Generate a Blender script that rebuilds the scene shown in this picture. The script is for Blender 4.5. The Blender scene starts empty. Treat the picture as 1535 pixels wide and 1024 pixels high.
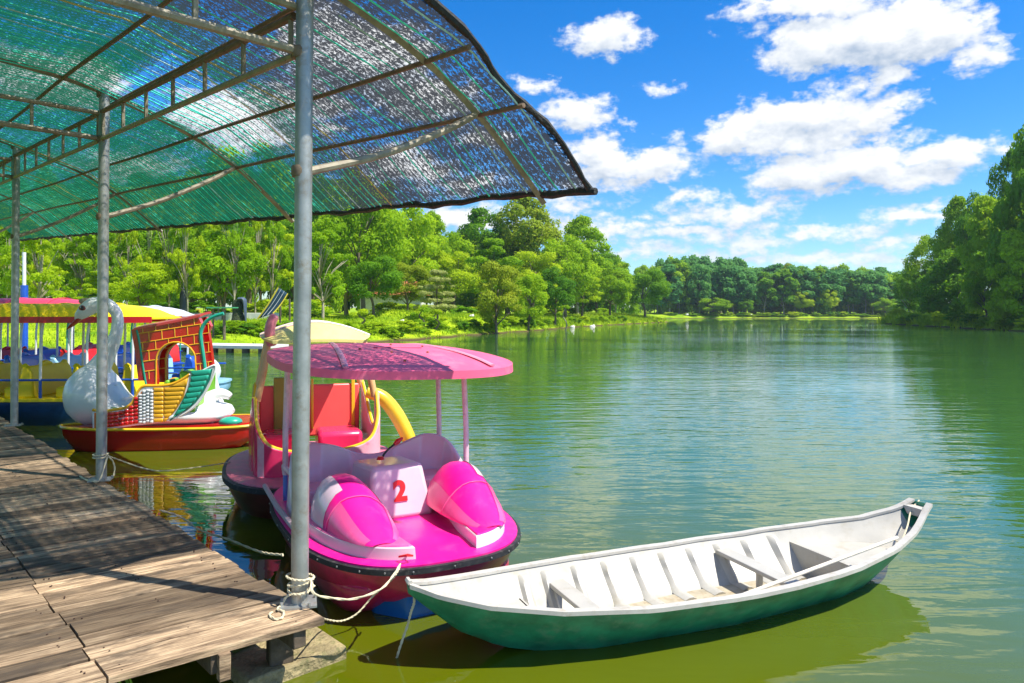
import bpy, math, random
import numpy as np
from mathutils import Vector, Matrix
D = bpy.data
SC = bpy.context.scene
COL = SC.collection
random.seed(7)
# ------------------------------------------------------------ camera, light, exposure
SUN_AZ, SUN_EL = math.radians(109), math.radians(58)
cam_d = D.cameras.new('camera'); cam = D.objects.new('camera', cam_d); COL.objects.link(cam)
cam.location = (0, 0, 2.0); cam.rotation_euler = (math.radians(90), 0, 0)
cam_d.lens = 24.62; cam_d.sensor_width = 36; cam_d.shift_y = -0.0287
cam_d.clip_start = .05; cam_d.clip_end = 6000
SC.camera = cam
SC.view_settings.view_transform = 'Standard'; SC.view_settings.look = 'None'
SC.view_settings.exposure = 0.92; SC.view_settings.gamma = 1
SC.view_settings.use_curve_mapping = False
SC.cycles.max_bounces = 8; SC.cycles.transparent_max_bounces = 24
SC.cycles.use_denoising = True
SC.cycles.sample_clamp_indirect = 6
sun_d = D.lights.new('sun', 'SUN'); sun = D.objects.new('sun', sun_d); COL.objects.link(sun)
sun_d.energy = 4.3; sun_d.angle = math.radians(.53); sun_d.color = (1, .95, .86)
sv = Vector((math.sin(SUN_AZ)*math.cos(SUN_EL), math.cos(SUN_AZ)*math.cos(SUN_EL), math.sin(SUN_EL)))
sun.rotation_euler = sv.to_track_quat('Z', 'Y').to_euler()

# photograph measurements -> angles on the sky
def ang(px, py):
    az = math.atan((px-767.5)/1050); return az, math.atan((468-py)/1050*math.cos(az))
BLOBS = [(1325,50,150,48),(1235,72,95,36),(1400,45,90,36),(1225,8,130,24),(1450,75,50,14),
 (1335,114,52,22),(1280,130,26,9),(915,52,50,24),(890,62,42,10),(1130,14,32,13),(998,128,17,7),(1440,98,18,9),
 (1215,172,115,30),(1120,205,68,34),(1290,180,50,28),(1190,210,110,28),(1345,160,42,13),(1330,205,30,10),
 (1200,262,80,34),(1290,250,100,38),(1420,225,80,30),(1350,265,110,24),(1165,292,28,9),
 (905,238,52,36),(985,248,70,24),(865,172,55,25),(900,270,60,14),(795,132,24,14),(1010,208,16,6),(935,178,10,4),
 (1030,300,48,13),(1110,322,66,17),(1020,326,40,8),(850,305,48,15),(955,320,18,4),
 (905,345,85,12),(1025,350,90,13),(1115,358,85,13),(1215,343,50,8),(1290,342,65,10),(1330,361,52,11),(1375,321,55,13),
 (950,378,80,11),(1090,382,100,9),(1250,385,110,11),(1340,388,80,9),(700,325,75,20),(860,330,60,10),
 (340,190,110,45),(200,250,90,22),(540,90,120,56),(640,150,90,34),(600,250,80,26),(700,275,60,14),(720,205,40,16),(450,160,80,40),(90,120,110,40),(480,40,60,25)]
w = D.worlds.new('World'); SC.world = w; w.use_nodes = True
nt = w.node_tree; N = nt.nodes; L = nt.links; N.clear()
def nd(tree, typ, **kw):
    n = tree.nodes.new(typ)
    for k, v in kw.items(): setattr(n, k, v)
    return n
def mth(tree, op, a, b=None, c=None, clamp=False):
    n = tree.nodes.new('ShaderNodeMath'); n.operation = op; n.use_clamp = clamp
    for i, v in enumerate((a, b, c)):
        if v is None: continue
        if hasattr(v, 'is_linked') or hasattr(v, 'node'): tree.links.new(v, n.inputs[i])
        else: n.inputs[i].default_value = v
    return n.outputs[0]
def vmth(tree, op, a, b=None):
    n = tree.nodes.new('ShaderNodeVectorMath'); n.operation = op
    for i, v in enumerate((a, b)):
        if v is None: continue
        if hasattr(v, 'node'): tree.links.new(v, n.inputs[i])
        else: n.inputs[i].default_value = v
    return n.outputs['Value'] if op == 'LENGTH' else n.outputs['Vector']
g = D.node_groups.new('cloud_field', 'ShaderNodeTree')
g.interface.new_socket('v', in_out='INPUT', socket_type='NodeSocketVector')
g.interface.new_socket('d', in_out='OUTPUT', socket_type='NodeSocketFloat')
gi = nd(g, 'NodeGroupInput'); go = nd(g, 'NodeGroupOutput')
v0 = gi.outputs[0]
nz = nd(g, 'ShaderNodeTexNoise'); nz.inputs['Scale'].default_value = 14; nz.inputs['Detail'].default_value = 4; nz.inputs['Roughness'].default_value = .62
g.links.new(vmth(g, 'MULTIPLY', v0, (1, 1.7, 1)), nz.inputs['Vector'])
wv = vmth(g, 'MULTIPLY', vmth(g, 'SUBTRACT', nz.outputs['Color'], (.5, .5, .5)), (.13, .075, 0))
p = vmth(g, 'ADD', v0, wv)
acc = None
for (bx, by, rx, ry) in BLOBS:
    az, el = ang(bx, by); ca = math.cos(az)
    q = vmth(g, 'MULTIPLY', vmth(g, 'SUBTRACT', p, (az, el, 0)), (1050/(rx*ca*ca), 1050/(ry*ca), 0))
    d = vmth(g, 'LENGTH', q)
    # d-1 scaled by the blob's size so that small clouds do not swell
    d = mth(g, 'MULTIPLY', mth(g, 'SUBTRACT', d, 1.0), ry/28)
    acc = d if acc is None else mth(g, 'SMOOTH_MIN', acc, d, .18)
# clouds over the rest of the sky: a layer seen in perspective, kept out of the measured part
se = nd(g, 'ShaderNodeSeparateXYZ'); g.links.new(v0, se.inputs[0])
n2 = nd(g, 'ShaderNodeTexNoise'); n2.inputs['Scale'].default_value = 3.2; n2.inputs['Detail'].default_value = 5
g.links.new(vmth(g, 'MULTIPLY', v0, (1, 2.2, 1)), n2.inputs['Vector'])
gen = mth(g, 'MULTIPLY', mth(g, 'SUBTRACT', .56, n2.outputs[0]), 6.0)
inx = mth(g, 'MULTIPLY', mth(g, 'SUBTRACT', .72, mth(g, 'ABSOLUTE', se.outputs[0])), 8.0, clamp=True)
iny = mth(g, 'MULTIPLY', mth(g, 'SUBTRACT', .47, se.outputs[1]), 10.0, clamp=True)
gen = mth(g, 'ADD', gen, mth(g, 'MULTIPLY', mth(g, 'MULTIPLY', inx, iny), 6.0))
acc = mth(g, 'MINIMUM', acc, gen)
n3 = nd(g, 'ShaderNodeTexNoise'); n3.inputs['Scale'].default_value = 42; n3.inputs['Detail'].default_value = 5; n3.inputs['Roughness'].default_value = .6
g.links.new(vmth(g, 'MULTIPLY', v0, (1, 1.5, 1)), n3.inputs['Vector'])
fd = mth(g, 'ADD', mth(g, 'MULTIPLY', acc, -1.0), mth(g, 'MULTIPLY', mth(g, 'SUBTRACT', n3.outputs[0], .52), 1.3))
g.links.new(fd, go.inputs[0])
tc = nd(nt, 'ShaderNodeTexCoord'); sx = nd(nt, 'ShaderNodeSeparateXYZ')
nrm = vmth(nt, 'NORMALIZE', tc.outputs['Generated']); L.new(nrm, sx.inputs[0])
az = mth(nt, 'ARCTAN2', sx.outputs[0], sx.outputs[1]); el = mth(nt, 'ARCSINE', sx.outputs[2])
cb = nd(nt, 'ShaderNodeCombineXYZ'); L.new(az, cb.inputs[0]); L.new(el, cb.inputs[1])
g1 = nd(nt, 'ShaderNodeGroup', node_tree=g); L.new(cb.outputs[0], g1.inputs[0])
g2 = nd(nt, 'ShaderNodeGroup', node_tree=g); L.new(vmth(nt, 'ADD', cb.outputs[0], (.008, .020, 0)), g2.inputs[0])
alpha = nd(nt, 'ShaderNodeMapRange', interpolation_type='SMOOTHSTEP'); L.new(g1.outputs[0], alpha.inputs[0])
alpha.inputs[1].default_value = -.26; alpha.inputs[2].default_value = .34
shade = mth(nt, 'ADD', .66, mth(nt, 'MULTIPLY', mth(nt, 'SUBTRACT', g1.outputs[0], g2.outputs[0]), .62), clamp=True)
cr = nd(nt, 'ShaderNodeMix', data_type='RGBA'); L.new(shade, cr.inputs[0])
cr.inputs[6].default_value = (.25, .31, .40, 1); cr.inputs[7].default_value = (.57, .58, .59, 1)
sky = nd(nt, 'ShaderNodeTexSky', sky_type='NISHITA', sun_disc=False); sky.sun_elevation = SUN_EL; sky.sun_rotation = SUN_AZ
sky.air_density = 1.0; sky.dust_density = .4; sky.ozone_density = 3
SKY_STR = .11
hs = nd(nt, 'ShaderNodeHueSaturation'); hs.inputs['Saturation'].default_value = 1.45; hs.inputs['Value'].default_value = .86
L.new(sky.outputs[0], hs.inputs['Color'])
ab = vmth(nt, 'SCALE', cr.outputs[2]); ab.node.inputs['Scale'].default_value = 1/SKY_STR
mx = nd(nt, 'ShaderNodeMix', data_type='RGBA'); mx.clamp_factor = True
hz = mth(nt, 'MULTIPLY', alpha.outputs[0], mth(nt, 'ADD', .55, mth(nt, 'MULTIPLY', el, 4.0), clamp=True))
L.new(hz, mx.inputs[0]); L.new(vmth(nt, 'MULTIPLY', hs.outputs[0], (.80, .98, 1.16)), mx.inputs[6]); L.new(ab, mx.inputs[7])
bg = nd(nt, 'ShaderNodeBackground'); bg.inputs[1].default_value = SKY_STR
out = nd(nt, 'ShaderNodeOutputWorld'); L.new(mx.outputs[2], bg.inputs[0]); L.new(bg.outputs[0], out.inputs[0])
# ------------------------------------------------------------ helpers
def V(*a): return Vector(a)
class M:
    """collects shapes and links them as one mesh object"""
    def __init__(s): s.v = []; s.f = []
    def add(s, vs, fs):
        o = len(s.v); s.v += [tuple(v) for v in vs]; s.f += [tuple(i+o for i in f) for f in fs]; return s
    def box(s, c, d, rz=0, tap=1.0):
        cx, cy, cz = c; x, y, z = d[0]/2, d[1]/2, d[2]/2; cr, sr = math.cos(rz), math.sin(rz); vs = []
        for dz in (-1, 1):
            t = tap if dz > 0 else 1
            for dx, dy in ((-1,-1),(1,-1),(1,1),(-1,1)):
                X, Y = dx*x*t, dy*y*t; vs.append((cx+X*cr-Y*sr, cy+X*sr+Y*cr, cz+dz*z))
        return s.add(vs, [(3,2,1,0),(4,5,6,7),(0,1,5,4),(1,2,6,5),(2,3,7,6),(3,0,4,7)])
    def hexa(s, bot, top):
        return s.add(list(bot)+list(top), [(3,2,1,0),(4,5,6,7),(0,1,5,4),(1,2,6,5),(2,3,7,6),(3,0,4,7)])
    def loft(s, rings, close=True, cap=True):
        n = len(rings[0]); vs = [p for r in rings for p in r]; fs = []
        m = n if close else n-1
        for i in range(len(rings)-1):
            for j in range(m):
                k = (j+1) % n; fs.append((i*n+j, i*n+k, (i+1)*n+k, (i+1)*n+j))
        if cap and close: fs.append(tuple(range(n-1, -1, -1))); fs.append(tuple((len(rings)-1)*n+j for j in range(n)))
        return s.add(vs, fs)
    def tube(s, path, r, n=8, cap=True, closed=False, sq=1.0):
        P = [Vector(p) for p in path]; R = r if isinstance(r, (list, tuple)) else [r]*len(P)
        up = None; rings = []
        for i, p in enumerate(P):
            t = (P[min(i+1, len(P)-1)]-P[max(i-1, 0)])
            if closed: t = P[(i+1) % len(P)]-P[i-1]
            t.normalize()
            if up is None: up = Vector((0,0,1)) if abs(t.z) < .9 else Vector((1,0,0))
            b = t.cross(up); b.normalize(); up = b.cross(t); up.normalize()
            rings.append([tuple(p+(b*math.cos(a)+up*math.sin(a)*sq)*R[i]) for a in [2*math.pi*k/n for k in range(n)]])
        if closed: rings.append(rings[0]); cap = False
        return s.loft(rings, True, cap)
    def prism(s, poly, z0, z1):
        return s.loft([[(x, y, z0) for x, y in poly], [(x, y, z1) for x, y in poly]])
    def ell(s, c, r, n=16, m=10):
        rings = []
        for i in range(m+1):
            t = math.pi*i/m; rr = max(math.sin(t), 1e-3)
            rings.append([(c[0]+r[0]*rr*math.cos(a), c[1]+r[1]*rr*math.sin(a), c[2]-r[2]*math.cos(t)) for a in [2*math.pi*k/n for k in range(n)]])
        return s.loft(rings)
    def build(s, name, mat, parent=None, smooth=True, label=None, bevel=0, solid=0, sub=0, ang=40):
        me = D.meshes.new(name); me.from_pydata(s.v, [], s.f); me.update()
        o = D.objects.new(name, me); COL.objects.link(o); me.materials.append(mat)
        if parent is not None: o.parent = parent
        if label: o['label'] = label
        if solid: md = o.modifiers.new('solid', 'SOLIDIFY'); md.thickness = solid; md.offset = 0
        if bevel: md = o.modifiers.new('bevel', 'BEVEL'); md.width = bevel; md.segments = 2; md.limit_method = 'ANGLE'; md.angle_limit = math.radians(35)
        if sub: md = o.modifiers.new('sub', 'SUBSURF'); md.levels = md.render_levels = sub
        if smooth:
            me.polygons.foreach_set('use_smooth', [True]*len(me.polygons))
            if not sub:
                bm_ang = math.radians(ang)
                me.set_sharp_from_angle(angle=bm_ang)
        return o
def tag(o, label, cat, group=None, kind=None):
    if label: o['label'] = label
    if cat: o['category'] = cat
    if group: o['group'] = group
    if kind: o['kind'] = kind
    return o
def thing(name, label, cat, loc=(0,0,0), rz=0, group=None):
    o = D.objects.new(name, None); COL.objects.link(o); o.location = loc; o.rotation_euler = (0,0,rz); o.empty_display_size = .2
    return tag(o, label, cat, group)
def copy_tree(o, parent=None):
    c = o.copy(); COL.objects.link(c)
    if parent is not None: c.parent = parent
    for ch in list(o.children): copy_tree(ch, c)
    return c
def inst(name, me, parent, loc=(0,0,0), rz=0, scale=(1,1,1)):
    o = D.objects.new(name, me); COL.objects.link(o); o.parent = parent; o.location = loc; o.rotation_euler = (0,0,rz); o.scale = scale; return o
def at(px, py, z): # photo pixel + height -> point
    Y = 1050*(2-z)/(py-468.); return V((px-767.5)*Y/1050, Y, z)
def atY(px, py, Y): return V((px-767.5)*Y/1050, Y, 2-(py-468)*Y/1050)
def lerp(a, b, t): return a+(b-a)*t
def interp(x, xs, ys): return float(np.interp(x, xs, ys))
def crv(pts, n=40):
    """Catmull-Rom through points"""
    P = [Vector(p) for p in pts]; out = []
    P = [P[0]*2-P[1]]+P+[P[-1]*2-P[-2]]; m = len(P)-3
    for i in range(n+1):
        u = i/n*m; k = min(int(u), m-1); t = u-k; a, b, c, d = P[k:k+4]
        out.append(.5*((2*b)+(c-a)*t+(2*a-5*b+4*c-d)*t*t+(3*b-a-3*c+d)*t*t*t))
    return out
# ------------------------------------------------------------ materials
def setin(b, k, v):
    b.inputs[k].default_value = v
def mat(name, col, rough=.4, metal=0, var=.12, scale=6, bump=0, bscale=40, dirt=None, dirt_amt=0, coat=0, spec=.5, objrand=0, bdist=.01):
    m = D.materials.new(name); m.use_nodes = True; t = m.node_tree; b = t.nodes['Principled BSDF']
    tc = nd(t, 'ShaderNodeTexCoord')
    n = nd(t, 'ShaderNodeTexNoise'); n.inputs['Scale'].default_value = scale; n.inputs['Detail'].default_value = 6; n.inputs['Roughness'].default_value = .65
    t.links.new(tc.outputs['Object'], n.inputs['Vector'])
    mr = nd(t, 'ShaderNodeMapRange'); t.links.new(n.outputs[0], mr.inputs[0]); mr.inputs[1].default_value = .3; mr.inputs[2].default_value = .7
    mr.inputs[3].default_value = 1-var; mr.inputs[4].default_value = 1+var
    h = nd(t, 'ShaderNodeHueSaturation'); h.inputs['Color'].default_value = (*col, 1); t.links.new(mr.outputs[0], h.inputs['Value'])
    c = h.outputs[0]
    if objrand:
        oi = nd(t, 'ShaderNodeObjectInfo'); t.links.new(mth(t, 'MULTIPLY', mr.outputs[0], mth(t, 'ADD', 1-objrand, mth(t, 'MULTIPLY', oi.outputs['Random'], 2*objrand))), h.inputs['Value'])
    if dirt:
        n2 = nd(t, 'ShaderNodeTexNoise'); n2.inputs['Scale'].default_value = scale*1.7; n2.inputs['Detail'].default_value = 8; n2.inputs['Roughness'].default_value = .7
        t.links.new(tc.outputs['Object'], n2.inputs['Vector'])
        m2 = nd(t, 'ShaderNodeMapRange'); t.links.new(n2.outputs[0], m2.inputs[0]); m2.inputs[1].default_value = .52; m2.inputs[2].default_value = .72; m2.inputs[3].default_value = 0; m2.inputs[4].default_value = dirt_amt
        mi = nd(t, 'ShaderNodeMix', data_type='RGBA'); t.links.new(m2.outputs[0], mi.inputs[0]); t.links.new(c, mi.inputs[6]); mi.inputs[7].default_value = (*dirt, 1); c = mi.outputs[2]
    t.links.new(c, b.inputs['Base Color']); setin(b, 'Roughness', rough); setin(b, 'Metallic', metal); setin(b, 'Coat Weight', coat); setin(b, 'Coat Roughness', .08); setin(b, 'Specular IOR Level', spec)
    m3 = nd(t, 'ShaderNodeMapRange'); t.links.new(n.outputs[0], m3.inputs[0]); m3.inputs[3].default_value = rough*.75; m3.inputs[4].default_value = min(1, rough*1.3); t.links.new(m3.outputs[0], b.inputs['Roughness'])
    if bump:
        n4 = nd(t, 'ShaderNodeTexNoise'); n4.inputs['Scale'].default_value = bscale; n4.inputs['Detail'].default_value = 5; t.links.new(tc.outputs['Object'], n4.inputs['Vector'])
        bp = nd(t, 'ShaderNodeBump'); bp.inputs['Strength'].default_value = bump; bp.inputs['Distance'].default_value = bdist
        t.links.new(n4.outputs[0], bp.inputs['Height']); t.links.new(bp.outputs[0], b.inputs['Normal'])
    return m
def leafmat(name, c1, c2, trans=.35, hue=.0):
    m = D.materials.new(name); m.use_nodes = True; t = m.node_tree; t.nodes.clear()
    at_ = nd(t, 'ShaderNodeAttribute', attribute_name='lr'); oi = nd(t, 'ShaderNodeObjectInfo')
    f = mth(t, 'ADD', mth(t, 'MULTIPLY', at_.outputs['Fac'], .6), mth(t, 'MULTIPLY', oi.outputs['Random'], .5), clamp=True)
    mi = nd(t, 'ShaderNodeMix', data_type='RGBA'); t.links.new(f, mi.inputs[0]); mi.inputs[6].default_value = (*c1, 1); mi.inputs[7].default_value = (*c2, 1)
    p = nd(t, 'ShaderNodeBsdfPrincipled'); t.links.new(mi.outputs[2], p.inputs['Base Color']); p.inputs['Roughness'].default_value = .6; p.inputs['Specular IOR Level'].default_value = .12
    tr = nd(t, 'ShaderNodeBsdfTranslucent'); hs = nd(t, 'ShaderNodeHueSaturation'); t.links.new(mi.outputs[2], hs.inputs['Color']); hs.inputs['Value'].default_value = 1.7; hs.inputs['Hue'].default_value = .485
    t.links.new(hs.outputs[0], tr.inputs[0])
    ms = nd(t, 'ShaderNodeMixShader'); ms.inputs[0].default_value = trans; t.links.new(p.outputs[0], ms.inputs[1]); t.links.new(tr.outputs[0], ms.inputs[2])
    o = nd(t, 'ShaderNodeOutputMaterial'); t.links.new(ms.outputs[0], o.inputs[0]); return m
# ------------------------------------------------------------ ground and water
LAKE = np.array([(-17,-30),(-15.5,2),(-15.5,12),(-19,20),(-24,27),(-31,33),(-25,36),(-16.4,37.5),(-13.5,41.5),(-9.3,45),(-6.4,52),(-3,62),(2.2,74),(8.4,94),(19,116),
 (29,137),(31.5,142),(30,150),(26,180),(34,215),(55,222),(90,224),(130,224),(152,190),(95,138),(70,128),(64,123),(63.5,118),(58.5,97),(53,74),(48,50),(46,10),(42,-30)], float)
def sdist(x, y):
    x = np.asarray(x, float); y = np.asarray(y, float); d = np.full(x.shape, 1e9); ins = np.zeros(x.shape, bool); n = len(LAKE)
    for i in range(n):
        ax, ay = LAKE[i]; bx, by = LAKE[(i+1) % n]; ex, ey = bx-ax, by-ay
        t = np.clip(((x-ax)*ex+(y-ay)*ey)/(ex*ex+ey*ey), 0, 1); d = np.minimum(d, np.hypot(x-ax-t*ex, y-ay-t*ey))
        c = ((ay > y) != (by > y)); xx = ax+(y-ay)*(ex)/(ey if ey else 1e-9); ins ^= c & (x < xx)
    return np.where(ins, -d, d)
def gh(x, y):
    x = np.asarray(x, float); y = np.asarray(y, float); s = sdist(x, y)
    s = s+.5*np.sin(x*1.3+y*.7)*np.exp(-np.abs(s)/4)+.25*np.sin(x*3.1-y*2.3)*np.exp(-np.abs(s)/3)
    h = np.interp(s, [-40,-6,-2,0,.5,1.6,4,8,16,40,120,500], [-1.5,-1.2,-.7,-.02,.22,.55,.95,1.2,1.4,1.7,2.6,6])
    h = h+np.clip(s-1, 0, 6)/6*(.12*np.sin(x*.45+1)*np.cos(y*.38)+.06*np.sin(x*1.1+y*.9))
    for (mx_, my_, mh, mr) in ((-9.5, 64, .85, 4.5), (-3.5, 74, .5, 5), (-16, 50, .3, 4)):
        h = h+mh*np.exp(-((x-mx_)**2+(y-my_)**2)/mr**2)*np.clip(s-1, 0, 3)/3
    return h
def axis(segs):
    out = []
    for a, b, st in segs: out += list(np.arange(a, b, st))
    return np.array(out+[segs[-1][1]])
gx = axis([(-2500,-400,300),(-400,-100,30),(-100,-45,4),(-45,75,1.0),(75,180,3),(180,400,30),(400,2500,300)])
gy = axis([(-600,-60,60),(-60,0,6),(0,30,2),(30,150,1.0),(150,260,3),(260,400,20),(400,3400,300)])
GX, GY = np.meshgrid(gx, gy); GZ = gh(GX, GY)
nx, ny = len(gx), len(gy)
vs = np.stack([GX.ravel(), GY.ravel(), GZ.ravel()], 1)
ii = np.arange(nx*ny).reshape(ny, nx); fs = np.stack([ii[:-1,:-1].ravel(), ii[:-1,1:].ravel(), ii[1:,1:].ravel(), ii[1:,:-1].ravel()], 1)
def mesh_np(name, vs, fs, smooth=True):
    me = D.meshes.new(name); k = fs.shape[1]; me.vertices.add(len(vs)); me.vertices.foreach_set('co', np.asarray(vs, np.float32).ravel())
    me.loops.add(fs.size); me.loops.foreach_set('vertex_index', fs.ravel().astype(np.int32)); me.polygons.add(len(fs))
    me.polygons.foreach_set('loop_start', np.arange(0, fs.size, k, dtype=np.int32)); me.polygons.foreach_set('loop_total', np.full(len(fs), k, np.int32))
    if smooth: me.polygons.foreach_set('use_smooth', np.ones(len(fs), bool))
    me.update(calc_edges=True); return me
def grassmat():
    m = D.materials.new('lawn'); m.use_nodes = True; t = m.node_tree; b = t.nodes['Principled BSDF']; tc = nd(t, 'ShaderNodeTexCoord')
    n = nd(t, 'ShaderNodeTexNoise'); n.inputs['Scale'].default_value = .35; n.inputs['Detail'].default_value = 8; t.links.new(tc.outputs['Object'], n.inputs['Vector'])
    r = nd(t, 'ShaderNodeValToRGB'); t.links.new(n.outputs[0], r.inputs[0]); e = r.color_ramp.elements
    e[0].position = .36; e[0].color = (.12,.25,.006,1); e[1].position = .62; e[1].color = (.36,.48,.012,1)
    n2 = nd(t, 'ShaderNodeTexNoise'); n2.inputs['Scale'].default_value = 5; n2.inputs['Detail'].default_value = 6; t.links.new(tc.outputs['Object'], n2.inputs['Vector'])
    h = nd(t, 'ShaderNodeHueSaturation'); t.links.new(r.outputs[0], h.inputs['Color']); t.links.new(mth(t, 'ADD', .45, mth(t, 'MULTIPLY', n2.outputs[0], 1.1)), h.inputs['Value'])
    sp = nd(t, 'ShaderNodeSeparateXYZ'); t.links.new(tc.outputs['Object'], sp.inputs[0])
    f = mth(t, 'MULTIPLY', mth(t, 'SUBTRACT', .22, sp.outputs[2]), 6, clamp=True)
    mi = nd(t, 'ShaderNodeMix', data_type='RGBA'); t.links.new(f, mi.inputs[0]); t.links.new(h.outputs[0], mi.inputs[6]); mi.inputs[7].default_value = (.09,.06,.03,1)
    t.links.new(mi.outputs[2], b.inputs['Base Color']); b.inputs['Roughness'].default_value = .95; b.inputs['Specular IOR Level'].default_value = .1
    bp = nd(t, 'ShaderNodeBump'); bp.inputs['Distance'].default_value = .15; t.links.new(n2.outputs[0], bp.inputs['Height']); t.links.new(bp.outputs[0], b.inputs['Normal']); return m
ground = D.objects.new('ground', mesh_np('ground', vs, fs)); COL.objects.link(ground); ground.data.materials.append(grassmat()); tag(ground, 'grassy lake bank and park lawn', None, kind='structure')
def watermat():
    m = D.materials.new('lake_water'); m.use_nodes = True; t = m.node_tree; b = t.nodes['Principled BSDF']; tc = nd(t, 'ShaderNodeTexCoord'); P = tc.outputs['Object']
    n = nd(t, 'ShaderNodeTexNoise'); n.inputs['Scale'].default_value = .22; n.inputs['Detail'].default_value = 3; t.links.new(P, n.inputs['Vector'])
    mi = nd(t, 'ShaderNodeMix', data_type='RGBA'); t.links.new(n.outputs[0], mi.inputs[0]); mi.inputs[6].default_value = WATER_A; mi.inputs[7].default_value = WATER_B
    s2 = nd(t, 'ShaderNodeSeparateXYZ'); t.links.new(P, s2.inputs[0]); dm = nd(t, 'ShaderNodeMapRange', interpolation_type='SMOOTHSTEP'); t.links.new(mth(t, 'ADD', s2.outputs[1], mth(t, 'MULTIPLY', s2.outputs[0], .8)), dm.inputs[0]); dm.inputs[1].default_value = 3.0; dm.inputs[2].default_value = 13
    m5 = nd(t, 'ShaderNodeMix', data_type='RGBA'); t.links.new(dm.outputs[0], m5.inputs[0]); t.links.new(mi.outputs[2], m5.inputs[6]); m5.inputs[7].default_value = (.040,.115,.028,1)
    t.links.new(m5.outputs[2], b.inputs['Base Color']); b.inputs['Roughness'].default_value = .02; b.inputs['IOR'].default_value = 1.5; b.inputs['Specular IOR Level'].default_value = .72
    def nz(sx, sy, det, rz=0):
        mp = nd(t, 'ShaderNodeMapping'); mp.inputs['Scale'].default_value = (sx, sy, 1); mp.inputs['Rotation'].default_value = (0,0,rz); t.links.new(P, mp.inputs[0])
        q = nd(t, 'ShaderNodeTexNoise'); q.inputs['Scale'].default_value = 1; q.inputs['Detail'].default_value = det; q.inputs['Distortion'].default_value = .4; t.links.new(mp.outputs[0], q.inputs['Vector']); return q.outputs[0]
    a = nz(1.1, 4.2, 2, .06); c = nz(.35, 1.1, 2, -.1); d = nz(5, 11, 2, .2)
    # calm patches and breezy patches, calmer close to the dock
    big = nd(t, 'ShaderNodeMapRange'); t.links.new(nz(.045, .11, 3), big.inputs[0]); big.inputs[1].default_value = .35; big.inputs[2].default_value = .6; big.inputs[3].default_value = .2; big.inputs[4].default_value = 1.0
    sp = nd(t, 'ShaderNodeSeparateXYZ'); t.links.new(P, sp.inputs[0])
    near = nd(t, 'ShaderNodeMapRange'); t.links.new(mth(t, 'ADD', sp.outputs[1], mth(t, 'MULTIPLY', sp.outputs[0], .9)), near.inputs[0]); near.inputs[1].default_value = 1.0; near.inputs[2].default_value = 11; near.inputs[3].default_value = .10; near.inputs[4].default_value = 1
    hgt = mth(t, 'ADD', mth(t, 'MULTIPLY', a, .020), mth(t, 'ADD', mth(t, 'MULTIPLY', c, .026), mth(t, 'MULTIPLY', d, .0035)))
    hgt = mth(t, 'MULTIPLY', hgt, mth(t, 'MULTIPLY', big.outputs[0], near.outputs[0]))
    bp = nd(t, 'ShaderNodeBump'); bp.inputs['Strength'].default_value = 1; bp.inputs['Distance'].default_value = 1.0; t.links.new(hgt, bp.inputs['Height']); t.links.new(bp.outputs[0], b.inputs['Normal']); return m
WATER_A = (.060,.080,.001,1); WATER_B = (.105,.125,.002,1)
wm = D.meshes.new('lake_water'); wm.from_pydata([(-60,-40,0),(170,-40,0),(170,240,0),(-60,240,0)], [], [(0,1,2,3)]); water = D.objects.new('lake_water', wm); COL.objects.link(water); wm.materials.append(watermat()); tag(water, 'green lake water with small ripples', None, kind='structure')

# ------------------------------------------------------------ trees
rng = np.random.default_rng(5)
BARK = mat('bark', (.16,.125,.085), .9, var=.4, scale=5, bump=.6, bscale=18, bdist=.05)
BARK_PALE = mat('pale_bark', (.36,.31,.22), .85, var=.3, scale=4, bump=.4, bscale=18, bdist=.03)
LEAF = {'lime': leafmat('lime_leaves', (.21,.36,.006), (.44,.54,.010), .42),
 'mid': leafmat('green_leaves', (.12,.28,.004), (.31,.47,.008), .42),
 'dark': leafmat('dark_leaves', (.055,.19,.008), (.17,.34,.010), .42),
 'blue': leafmat('haze_tinted_leaves', (.05,.20,.055), (.14,.33,.055), .40),  # distance haze painted into the leaf colour of the far-shore trees
 'pale': leafmat('pale_leaves', (.26,.31,.07), (.38,.42,.13)),
 'olive': leafmat('olive_leaves', (.16,.26,.010), (.34,.40,.02))}
def leaves(centers, radii, n, size, flat=.65, up=.35):
    """small folded leaf faces on the shells of many clusters"""
    k = len(centers); w_ = radii**2; w_ = w_/w_.sum(); idx = rng.choice(k, n, p=w_)
    d = rng.normal(size=(n,3)); d[:,2] += .35; d /= np.linalg.norm(d, axis=1)[:,None]
    r = radii[idx]*(.5+.55*rng.random(n)**.6)*np.where(rng.random(n) < .12, 1.3, 1.0)
    c = centers[idx]+d*r[:,None]*np.array([1,1,flat])
    nn = d*.8+rng.normal(size=(n,3))*.45; nn[:,2] += up; nn /= np.linalg.norm(nn, axis=1)[:,None]
    t = np.cross(nn, rng.normal(size=(n,3))); t /= np.linalg.norm(t, axis=1)[:,None]; b = np.cross(nn, t)
    s = (size*(.6+.8*rng.random(n)))[:,None]
    vs = np.stack([c-t*s, c-b*s*.55-nn*s*.22, c+t*s, c+b*s*.55-nn*s*.22], 1).reshape(-1,3)
    q = np.arange(n)[:,None]*4
    tri = np.concatenate([np.stack([q[:,0],q[:,0]+1,q[:,0]+2],1), np.stack([q[:,0],q[:,0]+2,q[:,0]+3],1)],1).reshape(-1,3)
    cl = rng.random(k)[idx]
    lr = np.repeat(np.clip(.55*cl+.45*rng.random(n), 0, 1), 2)
    return vs, tri, lr
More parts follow.
